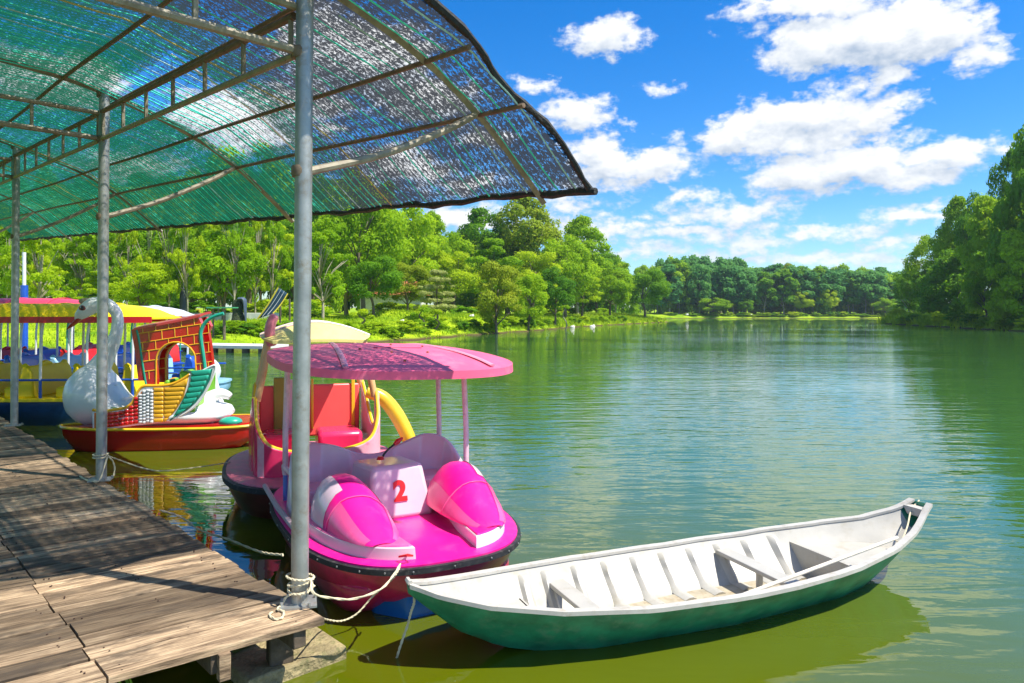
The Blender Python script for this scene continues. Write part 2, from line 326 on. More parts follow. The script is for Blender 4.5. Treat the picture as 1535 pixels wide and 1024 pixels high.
def leafmesh(name, parts, m):
    vs = []; fs = []; lr = []; o = 0
    for v, f, l in parts: vs.append(v); fs.append(f+o); lr.append(l); o += len(v)
    me = mesh_np(name, np.concatenate(vs), np.concatenate(fs), False)
    a = me.attributes.new('lr', 'FLOAT', 'FACE'); a.data.foreach_set('value', np.concatenate(lr).astype(np.float32)); me.materials.append(m); return me
def crown_centers(kind, n):
    """cluster centres of a crown 10 units tall in all (trunk included)"""
    out = []; rad = []
    for i in range(n):
        u = rng.random(); a = rng.random()*6.283
        if kind == 'round':
            z = 3.2+6*u; R = 3.9*math.sqrt(max(.02, 1-((z-5.9)/3.6)**2)); rr = R*(.45+.5*rng.random()**.5)
            s = .7+.8*rng.random()**1.5
        elif kind == 'tall':
            z = 2.0+7.4*u; R = interp(z, [2,3.5,6,8,9.6], [1.6,2.6,2.7,1.9,.5])*(1+.25*math.sin(3*a+z)); rr = R*(.3+.7*rng.random()**.5); s = .55+.5*rng.random()
        elif kind == 'layer':
            lv = int(u*6); z = 3.2+lv*1.15+rng.normal()*.15; R = [3.6,4.3,3.8,3.1,2.2,1.1][lv]*(1+.25*math.sin(2*a+lv*2)); rr = R*rng.random()**.5; s = .5+.45*rng.random()
        elif kind == 'open':
            lv = int(u*9); la = lv*2.4; z = 2.8+lv*.78; R = interp(lv, [0,3,6,8], [3,3.2,2.2,.7]); cx, cy = R*.75*math.cos(la), R*.75*math.sin(la)
            out.append((cx+rng.normal()*.75, cy+rng.normal()*.75, z+rng.normal()*.35)); rad.append(.4+.35*rng.random()); continue
        elif kind == 'hang': # full down to the ground
            z = .8+8.6*u; R = interp(z, [0,2,5,8,9.6], [2.8,3.3,3.2,2.2,.8])*(1+.22*math.sin(3*a+z*1.3)); rr = R*(.6+.45*rng.random()**.5); s = .65+.75*rng.random()
        elif kind == 'bush':
            z = 1.2+7.4*u; R = 5.5*math.sqrt(max(.05, 1-((z-3)/6.6)**2)); rr = R*(.4+.6*rng.random()); s = 1.0+.9*rng.random()
        out.append((rr*math.cos(a), rr*math.sin(a), z)); rad.append(s)
    return np.array(out), np.array(rad)
def trunk_mesh(name, cents, m, r0=.28, forks=9, lean=.4, ztop=6.5):
    g_ = M(); a = rng.random()*6.28
    path = crv([(0,0,-.3),(lean*.3*math.cos(a),lean*.3*math.sin(a),ztop*.3),(lean*math.cos(a+1),lean*math.sin(a+1),ztop*.65),(lean*.6*math.cos(a+2),lean*.6*math.sin(a+2),ztop)], 10)
    rr = [r0*(1.35 if i == 0 else 1)*(1-.8*i/10) for i in range(11)]; g_.tube(path, rr, 7)
    for c in cents[rng.choice(len(cents), min(forks, len(cents)), replace=False)]:
        c = Vector(c); k = min(9, max(3, int(c.z/ztop*10*.6))); s = path[k]; mid = s.lerp(c, .5)+Vector((0,0,.25)); g_.tube([s, mid, c], [rr[k]*.55, rr[k]*.35, .03], 5)
    me = D.meshes.new(name); me.from_pydata(g_.v, [], g_.f); me.polygons.foreach_set('use_smooth', [True]*len(me.polygons)); me.materials.append(m); return me
PROTO = {}
def proto(key, kind, ncl, nleaf, size, leaf, bark=None, flat=.65, forks=9, r0=.26, ztop=6.5):
    c, r = crown_centers(kind, ncl); cm = leafmesh('crown', [leaves(c, r, nleaf, size, flat)], LEAF[leaf])
    PROTO[key] = (cm, trunk_mesh('trunk', c, bark or BARK, r0, forks, .5, ztop) if r0 else None)
for i, lf in enumerate(('mid','lime','dark','mid','olive')): proto('round%d' % i, 'round', 52, 15000, .15, lf)
for i, lf in enumerate(('mid','dark','olive')): proto('tall%d' % i, 'tall', 75, 14000, .14, lf, BARK_PALE, r0=.2)
for i, lf in enumerate(('lime','mid','pale')): proto('layer%d' % i, 'layer', 70, 13000, .14, lf, flat=.4)
for i, lf in enumerate(('lime','mid')): proto('open%d' % i, 'open', 60, 9000, .13, lf, BARK_PALE, flat=.55, forks=22, r0=.2)
for i, lf in enumerate(('dark','dark','mid')): proto('hang%d' % i, 'hang', 72, 19000, .19, lf)
for i, lf in enumerate(('blue','blue','dark','mid')): proto('far%d' % i, ('tall','round','tall','hang')[i], 55, 4500, .32, lf, BARK_PALE, r0=.16)
for i, lf in enumerate(('mid','lime','dark')): proto('bush%d' % i, 'bush', 30, 2600, .5, lf, r0=0)
def tree(key, px, Y, top, hw, label, cat='tree', group=None, name=None, base=None, X=None):
    x = (px-767.5)*Y/1050 if X is None else X; z = float(gh(x, Y)) if base is None else base
    H = (2-(top-468)*Y/1050)-z; W = hw*Y/1050
    cm, tm = PROTO[key]; kr = {'round':4.2,'tall':3.1,'layer':4.6,'open':3.6,'hang':3.9,'far0':3.0,'bush':6.2}
    k0 = kr.get(key[:-1], 3.2)
    if key[:-1] == 'far': k0 = {'0':3.1,'1':4.2,'2':3.1,'3':3.9}[key[-1]]
    sz = H/9.7; sx = W/k0
    t = thing(name or ('tree' if cat == 'tree' else cat.replace(' ', '_')), label, cat, (x, Y, z-.05), random.random()*6.28, group); t.scale = (sx, sx, sz)
    if tm: inst('crown', cm, t); inst('trunk', tm, t)
    else: inst('foliage', cm, t)
    return t
# key, px, distance, top, half-width, label : the trees one can tell apart
for a in [
 ('round2',967,136,404,36,'dark rounded tree at the very tip of the left bank, beside the open lake'),
 ('open0',922,150,384,28,'thin pale-green feathery tree rising behind the tip of the left bank'),
 ('round3',915,124,402,36,'mid-green tree second from the tip of the left bank'),
 ('layer0',872,108,392,42,'yellow-green spreading tree low above the water, left of the bank tip'),
 ('tall0',866,122,326,44,'tall green tree whose crown slopes down towards the lake'),
 ('tall2',792,112,292,56,'tallest tree in the middle of the left bank, open olive crown against the clouds'),
 ('round0',848,104,352,44,'dense bright tree right below the slope of the tallest crowns'),
 ('round1',800,96,372,46,'yellow-green rounded tree below the tallest tree of the bank'),
 ('tall1',722,116,314,48,'bluish feathery tree standing left of the tallest tree'),
 ('layer1',740,90,352,50,'layered green tree in front of the bluish feathery tree'),
 ('round2',832,88,402,30,'dark leafy tree with hanging foliage close to the water'),
 ('round4',745,64,396,42,'dark-stemmed small tree on the lawn above the pink canopy'),
 ('round0',792,74,408,32,'small green tree just right of the dark-stemmed lawn tree'),
 ('layer2',655,60,402,36,'pale cream-green flowering tree on the lawn behind the pink boat'),
 ('tall0',652,98,318,26,'narrow pointed tree standing apart against the clouds'),
 ('round3',600,84,306,62,'broad bright tree under the free corner of the net'),
 ('round1',680,88,372,46,'rounded lime tree behind the pale flowering tree'),
 ('round0',545,72,252,66,'big tree seen through the lowest part of the net right of the near post'),
 ('open1',484,54,318,46,'tree with a tall bare pale trunk just right of the near post'),
 ('round2',560,62,384,42,'dark bushy tree right of the tall bare trunk'),
 ('round4',612,66,396,34,'olive round tree above the mound'),
 ('layer0',405,64,330,52,'lime tree left of the near post above the blue hammock'),
 ('round3',335,54,346,56,'broad green tree over the dark topiary stump'),
 ('round1',212,50,390,42,'bright low lime tree right of the second post'),
 ('layer0',150,52,404,36,'bright low lime tree just behind the second post'),
 ('open0',55,48,330,46,'forked tree with a thick pale trunk at the left behind the boats'),
 ('open1',118,58,340,38,'bare-branched pale tree between the third and second posts'),
 ('layer1',275,60,372,46,'leafy tree with thin leaning stems right of the lime trees')]:
    tree(*a)
for i, (px, Y, top, hw) in enumerate([(375,86,215,80),(470,92,262,70),(290,88,262,75),(200,84,285,70),(110,82,290,75),(20,80,285,70),(-70,75,280,70),(660,110,350,60),(620,104,330,55),(895,140,378,40),(560,100,320,70),
      (330,72,330,60),(250,74,330,55),(160,72,340,55),(70,70,330,60),(-10,66,330,60),(440,76,330,55),(760,120,345,50),(520,84,335,60)]):
    tree(['round0','round2','round3','tall0','round2'][i % 5], px, Y, top, hw, 'dense tree in the dark wood behind the lawn of the left bank', group='trees of the wood on the left bank')
for i in range(16):
    px = 5+i*27+random.uniform(-8,8); Y = random.uniform(50,66); x = (px-767.5)*Y/1050; z = float(gh(x, Y))
    t = tree('open%d' % (i % 2), px, Y, random.uniform(270,320), 26, 'slender tree with a bare pale trunk in the park at the left', group='slender trees at the left of the park', name='slender_tree')
for i in range(30):
    px = -110+i*36+random.uniform(-10,10); Y = interp(px, [-110,500,760,940], [96,118,135,165])+random.uniform(-4,6)
    tree('hang%d' % (i % 3), px, Y, interp(px, [-110,300,500,600,700,760,860,960], [270,262,272,318,345,340,385,412])+random.uniform(-12,14), random.uniform(26,36), 'tree of the closed dark wood at the back of the left bank', group='backmost trees of the left bank')
# undergrowth and shrubs along the bank
S = [(px, None) for px in range(395, 1000, 17)]
for i, px in enumerate(range(330, 1000, 14)):
    # find the waterline along this column
    Y = 34.
    while sdist(np.array((px-767.5)*Y/1050), np.array(Y)) < .8 and Y < 170: Y += .5
    Y += random.uniform(.2, 2.5); s = random.uniform(.45, 1.0); x = (px-767.5)*Y/1050; z = float(gh(x, Y))
    top = 468-(z+s*random.uniform(.7,1.3)-2)*1050/Y
    tree('bush%d' % random.randint(0, 2), px, Y, top, s*1.1*1050/Y, 'low shrub on the grassy water edge of the left bank', 'shrub', 'low shrubs along the left bank')
for i in range(34):
    px = random.uniform(-40, 960); Y = interp(px, [-40,500,700,960], [60,62,84,150])+random.uniform(-5,8); x = (px-767.5)*Y/1050; z = float(gh(x, Y)); s = random.uniform(.8, 2.0)
    tree('bush%d' % random.randint(0, 2), px, Y, 468-(z+s-2)*1050/Y, s*1.2*1050/Y, 'leafy bush under the trees of the left bank', 'bush', 'bushes under the trees of the left bank')
# far shore
for i, px in enumerate(np.linspace(985, 1360, 30)):
    for row in range(2):
        Y = 236+row*16+random.uniform(-4,4); top = interp(px, [985,1010,1060,1130,1200,1345,1370], [392,390,396,400,398,412,410])+random.uniform(-7,7)+(6 if row == 0 else -2)
        tree('far%d' % random.choice((0,1,2,1,3)), px+random.uniform(-6,6)+row*6, Y, top, random.uniform(17,27), 'tall tree in the continuous woodland along the far shore', group='woodland trees of the far shore')
for i, px in enumerate(np.linspace(960, 1400, 22)):
    tree('far3', px, 262+random.uniform(-4,4), interp(px, [960,1010,1060,1200,1400], [402,398,402,404,414])+random.uniform(-5,5), random.uniform(16,22), 'leafy tree at the back of the far woodland', group='backmost trees of the far shore')
for i, px in enumerate(np.linspace(990, 1350, 40)):
    tree('bush%d' % (i % 3 if i % 5 else 1), px, 240+random.uniform(-4,4), 455+random.uniform(-6,4), random.uniform(7,13), 'bush filling the foot of the far woodland', 'bush', 'understorey bushes of the far shore')
for a in [('round0',1070,228,446,26,'rounded bright tree low on the far shore, left part'), ('round1',1205,230,436,16,'small lime tree in front of the middle of the far wood'),
          ('round1',1243,230,432,15,'second small lime tree in front of the far wood, right of the first'), ('round0',1328,228,446,20,'rounded bright tree low on the far shore, right part'),
          ('round2',1118,228,448,12,'dark little tree on the far shore between the rounded bright one and the middle'), ('tall2',1185,240,396,18,'tallest olive tree rising out of the middle of the far wood')]:
    tree(*a)
for i in range(60):
    px = random.uniform(1000, 1345); tree('bush%d' % (i % 3), px, 225.5+random.uniform(0,2), 472-random.uniform(0,5), random.uniform(4,10), 'waterside bush on the far shore', 'bush', 'bushes along the far shore')
# right bank
for a in [
 ('hang0',1560,80,196,56,'nearest dark tree at the right edge, tall enough to reach the big clouds'),
 ('tall1',1512,92,226,30,'open-crowned tree top sticking out left of the tallest tree at the right edge'),
 ('hang2',1492,88,300,44,'lighter green tree in front of the nearest dark tree on the right bank'),
 ('tall0',1432,108,297,34,'tall tree with a rounded open top on the right bank'),
 ('round2',1466,104,290,34,'tall tree between the rounded open top and the right edge'),
 ('hang1',1440,100,372,46,'dark tree with foliage down to the right bank'),
 ('round3',1398,114,352,34,'mid-green tree low on the slope of the right bank, second from its left end'),
 ('round2',1384,118,396,36,'dark leaning tree over the right bank, left end'),
 ('tall1',1362,124,400,24,'last thin dark tree at the left end of the right bank'),
 ('hang2',1532,76,350,40,'leafy bright-green tree low at the right edge'),
 ('round0',1480,84,392,34,'bright low tree under the dark mass of the right bank'),
 ('hang0',1620,74,186,70,'tall dark tree at the right edge, partly out of the picture')]:
    tree(*a)
for i in range(12): tree('hang%d' % (i % 2), 1680+i*60, 78-i*1.5, 200-i*6, 80, 'dense tree of the right bank wood', group='dense trees at the far right')
tree('bush1',1345,122,462,14,'clipped rounded bush at the tip of the right bank','bush')
for i, px in enumerate(range(1335, 1620, 13)):
    Y = 128.
    while sdist(np.array((px-767.5)*Y/1050), np.array(Y)) > .8 and Y > 60: Y -= .5
    Y = max(Y, 66)+random.uniform(.3,2.2); x = (px-767.5)*Y/1050; z = float(gh(x, Y)); s = random.uniform(.5, 1.5)
    if sdist(np.array(x), np.array(Y)) < .3: continue
    tree('bush%d' % random.randint(0, 2), px, Y, 468-(z+s-2)*1050/Y, s*1.3*1050/Y, 'low shrub at the water edge of the right bank', 'shrub', 'low shrubs along the right bank')
# grass tufts
def tufts(n, xr, yr, smin, smax, hh):
    x = rng.uniform(*xr, n); y = rng.uniform(*yr, n); s = sdist(x, y); k = (s > smin) & (s < smax); x, y = x[k], y[k]; z = gh(x, y); m_ = len(x)
    a = rng.random(m_)*6.283; wd = .035*(y/45)*(.7+.8*rng.random(m_)); h = hh*(.4+rng.random(m_)**2*1.2)*np.clip(y/60, .7, 2); ln = rng.normal(size=(m_,2))*.35*h[:,None]
    p0 = np.stack([x-np.cos(a)*wd, y-np.sin(a)*wd, z-.03], 1); p1 = np.stack([x+np.cos(a)*wd, y+np.sin(a)*wd, z-.03], 1); p2 = np.stack([x+ln[:,0], y+ln[:,1], z+h], 1)
    return np.stack([p0,p1,p2],1).reshape(-1,3), np.arange(m_*3).reshape(-1,3), np.clip(.5+.3*np.sin(x*.9+y*.5)+.3*rng.normal(size=m_), 0, 1)
gm = leafmesh('grass', [tufts(260000, (-45,35), (33,150), .1, 14, .22), tufts(60000, (45,75), (60,130), .1, 8, .5)], leafmat('grass_blades', (.13,.26,.008), (.36,.48,.015), .4))
go_ = D.objects.new('grass', gm); COL.objects.link(go_); tag(go_, 'tufts of long grass on the lake banks', 'grass', kind='stuff')
# ------------------------------------------------------------ dock
PD = V(-.6964, .7178, 0); PN = V(.7178, .6964, 0); P0 = V(-1.17, 3.84, 0)
def CP(u, s, z): return P0+PD*u+PN*s+V(0,0,z)
DZ = .4
def woodmat():
    m = D.materials.new('weathered_wood'); m.use_nodes = True; t = m.node_tree; b = t.nodes['Principled BSDF']; tc = nd(t, 'ShaderNodeTexCoord'); oi = nd(t, 'ShaderNodeObjectInfo')
    off = vmth(t, 'SCALE', (1.0,1.0,1.0)); t.links.new(mth(t, 'MULTIPLY', oi.outputs['Random'], 60), off.node.inputs['Scale'])
    P = vmth(t, 'ADD', tc.outputs['Object'], off)
    def nz(sc, det, r=.65, dist=0):
        q = nd(t, 'ShaderNodeTexNoise'); q.inputs['Scale'].default_value = 1; q.inputs['Detail'].default_value = det; q.inputs['Roughness'].default_value = r; q.inputs['Distortion'].default_value = dist
        t.links.new(vmth(t, 'MULTIPLY', P, sc), q.inputs['Vector']); return q.outputs[0]
    grain = nz((2.4, 130, 40), 6, .75, .3); mid = nz((2.2, 16, 10), 5, .65, .6); stain = nz((1.6, 5, 3), 5, .7)
    r = nd(t, 'ShaderNodeValToRGB'); t.links.new(mth(t, 'ADD', mth(t, 'MULTIPLY', mid, .5), mth(t, 'MULTIPLY', grain, .5)), r.inputs[0]); e = r.color_ramp.elements
    e[0].position = .39; e[0].color = (.075,.045,.024,1); e[1].position = .62; e[1].color = (.55,.39,.22,1); x = e.new(.5); x.color = (.29,.19,.10,1)
    tone = mth(t, 'ADD', .46, mth(t, 'MULTIPLY', mth(t, 'POWER', oi.outputs['Random'], 1.4), 1.35))
    h = nd(t, 'ShaderNodeHueSaturation'); t.links.new(r.outputs[0], h.inputs['Color']); t.links.new(tone, h.inputs['Value']); h.inputs['Saturation'].default_value = .9
    ms = nd(t, 'ShaderNodeMapRange'); t.links.new(stain, ms.inputs[0]); ms.inputs[1].default_value = .5; ms.inputs[2].default_value = .62; ms.inputs[4].default_value = .8
    mi = nd(t, 'ShaderNodeMix', data_type='RGBA'); t.links.new(ms.outputs[0], mi.inputs[0]); t.links.new(h.outputs[0], mi.inputs[6]); mi.inputs[7].default_value = (.075,.055,.038,1)
    t.links.new(mi.outputs[2], b.inputs['Base Color']); b.inputs['Roughness'].default_value = .8; b.inputs['Specular IOR Level'].default_value = .3
    bp = nd(t, 'ShaderNodeBump'); bp.inputs['Distance'].default_value = .009; bp.inputs['Strength'].default_value = .9; t.links.new(mth(t, 'ADD', grain, mid), bp.inputs['Height']); t.links.new(bp.outputs[0], b.inputs['Normal']); return m
WOOD = woodmat()
dock = thing('wooden_dock', 'weathered plank dock under the net canopy in the left foreground', 'dock')
# plank rows: they lie along pa, rows follow the dock edge
pa = V(math.cos(math.radians(36.5)), math.sin(math.radians(36.5)), 0); pang = math.radians(36.5)
EDG = V(-.98, 3.66, 0)   # front right corner
def clip_row(u0, u1): pass
def plank(u, wv, s0, s1, z=DZ, name='plank'):
    """plank from s0 to s1 (distances behind the water edge), starting u along the edge"""
    c0 = EDG+PD*u; m = M(); L_ = s1-s0; n = 7; rings = []
    k = 1/max(.2, abs(PD.dot(V(-pa.y, pa.x, 0)))); pn = V(-pa.y, pa.x, 0)
    o = c0-pa*s0; ww = wv-.013
    for i in range(n+1):
        x = L_*i/n; e0 = random.uniform(-.0018,.0018); e1 = random.uniform(-.0018,.0018); dz = random.uniform(-.0015,.0015)
        K = SKEW; rings.append([(x+K*a_, a_, b_) for a_, b_ in ((e0, -.035), (ww+e1, -.035), (ww+e1, dz-.003), (ww-.005+e1, dz), (.005+e0, dz), (e0, dz-.003))])
    m.loft(rings); me = m.build(name, WOOD, dock, smooth=False)
    me.location = o+V(0,0,z+random.uniform(-.007,.005)); me.rotation_euler = (random.uniform(-.006,.006), 0, pang+math.pi+random.uniform(-.004,.004))
    # local x runs away from the water, local y towards the camera: flip so that the row grows along PD
    me.scale = (1, -1, 1); return me
SKEW = -PD.dot(pa)/abs(PD.dot(V(-pa.y, pa.x, 0)))
u = 0.0; row = 0
while u < 21:
    wv = random.uniform(.135,.2) if row else .235
    du = wv/abs(PD.dot(V(-pa.y, pa.x, 0)))
    jag = random.uniform(-.018,.022)*(row > 0); j = random.uniform(-.015,.015)
    plank(u, wv, jag-.0, .995+j); plank(u, wv, 1.004+j, 2.2+random.uniform(-.02,.02))
    if u < 12: plank(u, wv, 2.22, 3.5)
    u += du; row += 1
nh = M(); random.seed(21)
for k in range(110):
    for s_ in (.12,.55,.93,1.07):
        for _ in (0,1):
            p_ = EDG+PD*(k*.178+random.uniform(.03,.15))-pa*(s_+random.uniform(-.02,.02)); nh.ell((p_.x, p_.y, DZ-.001), (.0055,.0055,.0045), 6, 3)
nho = nh.build('nail_heads', mat('rusty_nail', (.05,.025,.015), .7), dock); nho['kind'] = 'stuff'
DARKWOOD = mat('old_beam_wood', (.10,.075,.05), .9, var=.5, scale=9, bump=.6, bscale=30, dirt=(.03,.05,.012), dirt_amt=.6)
def beam(s, u0, u1, w=.07, h=.1, z=DZ-.085):
    a = EDG+PD*u0-pa*s; b = EDG+PD*u1-pa*s; d = (b-a); m = M(); m.box((0,0,0), (d.length, w, h)); o = m.build('beam', DARKWOOD, dock, bevel=.006); o.location = (a+b)/2+V(0,0,z); o.rotation_euler = (0,0,math.atan2(d.y, d.x))
for s in (.12, .52, .98, 1.6, 2.4, 3.3): beam(s, .02, 20.5, h=.1 if s > .2 else .09)
for s, uu in ((.2,8.4),(1.6,.4)):
    o = M().box((0,0,0), (.09,.09,.9)).build('pile', DARKWOOD, dock, bevel=.008); o.location = EDG+PD*(uu+.1)-pa*(s+.03)+V(0,0,DZ-.6); o.rotation_euler = (0,0,pang)
# short stub ends seen under the front edge
for s in (.5, .985):
    o = M().box((0,0,0), (.055,.05,.13)).build('stub', WOOD, dock, bevel=.004); o.location = EDG-PD*-.005-pa*s+V(0,0,DZ-.1); o.rotation_euler = (0,0,pang)
# concrete float under the corner
CONC = mat('mossy_concrete', (.30,.24,.12), .95, var=.4, scale=9, bump=.9, bscale=38, dirt=(.06,.085,.015), dirt_amt=.85, bdist=.02)
cf = M(); z1, z0 = .075, -.25
q = [at(345,998,z1), at(372,1021,z1), at(520,968,z1), at(436,912,z1), at(330,940,z1)]
ins = lambda p, z: V(p.x, p.y, z)
cf.loft([[ins(p, z0) for p in q], [ins(p, z1-.015) for p in q], [ins(p.lerp(q[4].lerp(q[2],.5), .02), z1) for p in q]])
cfo = cf.build('concrete_footing', CONC, None, smooth=False, bevel=.008); tag(cfo, 'mossy concrete slab in the water under the dock corner', 'footing')
cr = M(); cr.tube([at(440,922,z1+.03), at(395,948,z1+.035), at(350,972,z1+.03)], [.03,.035,.03], 6)
for i in range(14):
    p_ = at(random.uniform(430,455), random.uniform(925,950), z1); cr.ell((p_.x, p_.y, z1+.01), (random.uniform(.012,.03), random.uniform(.012,.03), random.uniform(.01,.025)), 6, 4)
crust = cr.build('moss_crust', mat('moss', (.10,.11,.02), .95, var=.5, scale=30, bump=.8, bscale=60), cfo)
# grass blades by the dock
gb = M()
for (a, b, c) in (((197,1040),(186,1010),(176,990)), ((205,1045),(196,1022),(189,1003)), ((190,1042),(180,1024),(170,1012))):
    pts = crv([at(*a,.2), at(*b,.27), at(*c,.36)], 6); gb.tube(pts, [.006,.007,.007,.006,.004,.003,.001], 4, sq=.3)
tag(gb.build('grass_sprig', mat('fresh_grass', (.16,.32,.02), .6), None), 'bright green grass sprig poking up at the front dock edge', 'grass sprig')

# ------------------------------------------------------------ canopy
STEEL = mat('galvanised_steel', (.36,.37,.35), .42, metal=.55, var=.22, scale=7, bump=.15, bscale=30, dirt=(.22,.15,.07), dirt_amt=.65)
BAMB = mat('dull_frame_tube', (.27,.24,.17), .6, metal=.15, var=.35, scale=9, bump=.25, bscale=30, dirt=(.12,.06,.03), dirt_amt=.55)
RUST = mat('rusty_purlin', (.17,.115,.075), .75, metal=.1, var=.35, scale=9, bump=.3, bscale=40, dirt=(.09,.035,.015), dirt_amt=.6)
RUSTW = mat('rusty_weld', (.20,.15,.10), .7, metal=.2, var=.4, scale=30, dirt=(.12,.05,.02), dirt_amt=.7)
can = thing('net_canopy', 'arched steel canopy covered with green and black shade net over the dock', 'canopy')
def zo(u): return .057*u
PS = [-4.6,-4.2,-3.6,-2.8,-2.0,-1.3,-.77,-.3,0,.3,.6,.85,1.0,1.3,1.5,1.7,1.93,2.05]
PZ = [2.55,2.9,3.35,3.72,3.92,4.0,4.01,3.965,3.90,3.815,3.72,3.62,3.55,3.37,3.225,3.055,2.86,2.74]
def PF(s): return interp(s, PS, PZ)
POSTS = [(0,0),(3.95,1),(8.41,1),(14.5,1)]
def postloc(u): return P0+PD*u
for i, (u, _) in enumerate(POSTS):
    p_ = postloc(u); r = .0465; top = PF(0)+zo(u)-.02
    m = M(); m.tube([p_+V(.006,0,DZ), p_+V(.012,0,DZ+1), p_+V(.022,0,(DZ+top)/2), p_+V(.036,0,top)], r, 20)
    o = m.build('post', STEEL, can)
    m = M(); m.box((p_.x, p_.y, DZ+.006), (.19,.16,.012), .3)
    for a in range(4): m.tube([p_+V(.075*(1 if a & 1 else -1), .058*(1 if a & 2 else -1), DZ+.012), p_+V(.075*(1 if a & 1 else -1), .058*(1 if a & 2 else -1), DZ+.03)], .009, 6)
    m.build('base_plate', STEEL, o)
    for zc in (PF(0)+zo(u)-.05, 3.42+.0565*u, 2.77+.035*u):
        m = M(); m.tube([p_+V(.004*zc,0,zc-.03), p_+V(.004*zc,0,zc-.012), p_+V(.004*zc,0,zc+.012), p_+V(.004*zc,0,zc+.03)], [.047,.0505,.0505,.047], 16); m.build('weld_collar', RUSTW, o)
    pb_ = p_-PN*.06+PD*(.10 if u == 0 else 0); m = M(); m.box((pb_.x, pb_.y, (.19 if u == 0 else -.3)), (.13,.11,(.24 if u == 0 else 1.2)), .5); m.build('pile', DARKWOOD, dock, bevel=.01)
    q_ = p_-PN*3.4; m = M(); m.tube([q_+V(0,0,DZ), q_+V(0,0,PF(-3.4)+zo(u))], r, 16); m.build('post', STEEL, can)
    # rib, a flat square tube following the arch
    m = M(); pts = [CP(u, s, PF(s)+zo(u)-.02) for s in np.linspace(-4.5, 1.96, 34)]; m.tube(pts, .027, 4); m.build('rib', BAMB, can, smooth=False)
    # curved brace
    zb = 2.77+.035*u; a = CP(u, .03, zb); b = CP(u, 1.28, PF(1.28)+zo(u)-.05)
    m = M(); m.tube(crv([a, a.lerp(b,.4)+V(0,0,-.05), a.lerp(b,.8)+V(0,0,-.035), b], 14), .024, 8); m.build('brace', BAMB, can)
    # cross truss to the far row of posts
    lo, up = 3.43+zo(u), 3.67+zo(u)
    m = M(); m.tube([CP(u,-.02,lo), CP(u,-3.4,lo)], .025, 8); m.build('tie_beam', BAMB, can)
    m = M(); m.tube([CP(u,-.02,up), CP(u,-3.4,up)], .022, 8); m.build('tie_beam', BAMB, can)
    for k in range(1, 6):
        s = -.55*k; m = M(); m.tube([CP(u,s,lo), CP(u,s,up)], .015, 6); m.build('strut', BAMB, can)
UEND = 20.0
for a, b in zip(POSTS[:-1], POSTS[1:]):
    a, b = a[0], b[0]; n = 6 if a < 8 else 8
    tl = lambda u: 3.42+.0565*u; tu = lambda u: 3.64+.066*u
    for f, r in ((tl,.021),(tu,.022)): m = M(); m.tube([CP(a+.05,0,f(a)), CP(b-.05,0,f(b))], r, 8); m.build('truss_chord', RUST if f is tu else BAMB, can)
    for k in range(0, n+1):
        uu = lerp(a+.09, b-.09, k/n); m = M(); m.tube([CP(uu,0,tl(uu)), CP(uu,0,tu(uu))], .015, 6); m.build('strut', BAMB, can)
for s in (-3.9, -3.0, -2.1, -1.2, -.3, .14, .85, 1.3):
    m = M(); pts = [CP(u, s+.012*math.sin(u*1.3+s), PF(s)+zo(u)-.035 if s not in (.14,) else PF(s)+zo(u)-.06) for u in np.linspace(-.44, UEND, 60)]; m.tube(pts, .0165, 6); m.build('purlin', RUST, can)
# net
nu, ns = 200, 60; us = np.concatenate([np.linspace(-.45, 6, 120), np.linspace(6.1, UEND, 80)]); ss = np.linspace(-4.5, 1.92, ns)
rn = np.random.default_rng(3)
nv = []; cov = []; grn = []
PUR = np.array([-4.5,-3.9,-3.0,-2.1,-1.2,-.3,.85,1.3,1.95])
for u in us:
    for s in ss:
        dd = np.abs(PUR-s).min(); bay = math.sin(math.pi*min(1, max(0, ((u % 4.2)/4.2))))
        sag = -.02*min(1, dd/.3)-.012*math.sin(u*5+s*2)*min(1, dd/.2)-.01*math.sin(u*11-s*3)
        ue = u-(.05*math.sin(s*4)+.03*math.sin(s*9)) if u == us[0] else u
        nv.append(tuple(CP(ue, s, PF(s)+zo(u)+.02+sag)))
        g_ = np.clip((u+.55*(.6-s)-1.5)/1.6, 0, 1); pt = 1.0 if (2.15+.3*s < u < 3.86 and .05 < s < 1.2) else 0.0
        cov.append(.665+.05*g_-.29*pt+.03*math.sin(u*3+s*5)); grn.append(g_*(1-.9*pt))
nfs = [(i*ns+j, (i+1)*ns+j, (i+1)*ns+j+1, i*ns+j+1) for i in range(len(us)-1) for j in range(ns-1)]
me = mesh_np('net', np.array(nv), np.array(nfs))
for nm, arr in (('cover', cov), ('green', grn)):
    a = me.attributes.new(nm, 'FLOAT', 'POINT'); a.data.foreach_set('value', np.array(arr, np.float32))
uvs = me.attributes.new('su', 'FLOAT_VECTOR', 'POINT'); uvs.data.foreach_set('vector', np.array([(u, s, 0) for u in us for s in ss], np.float32).ravel())
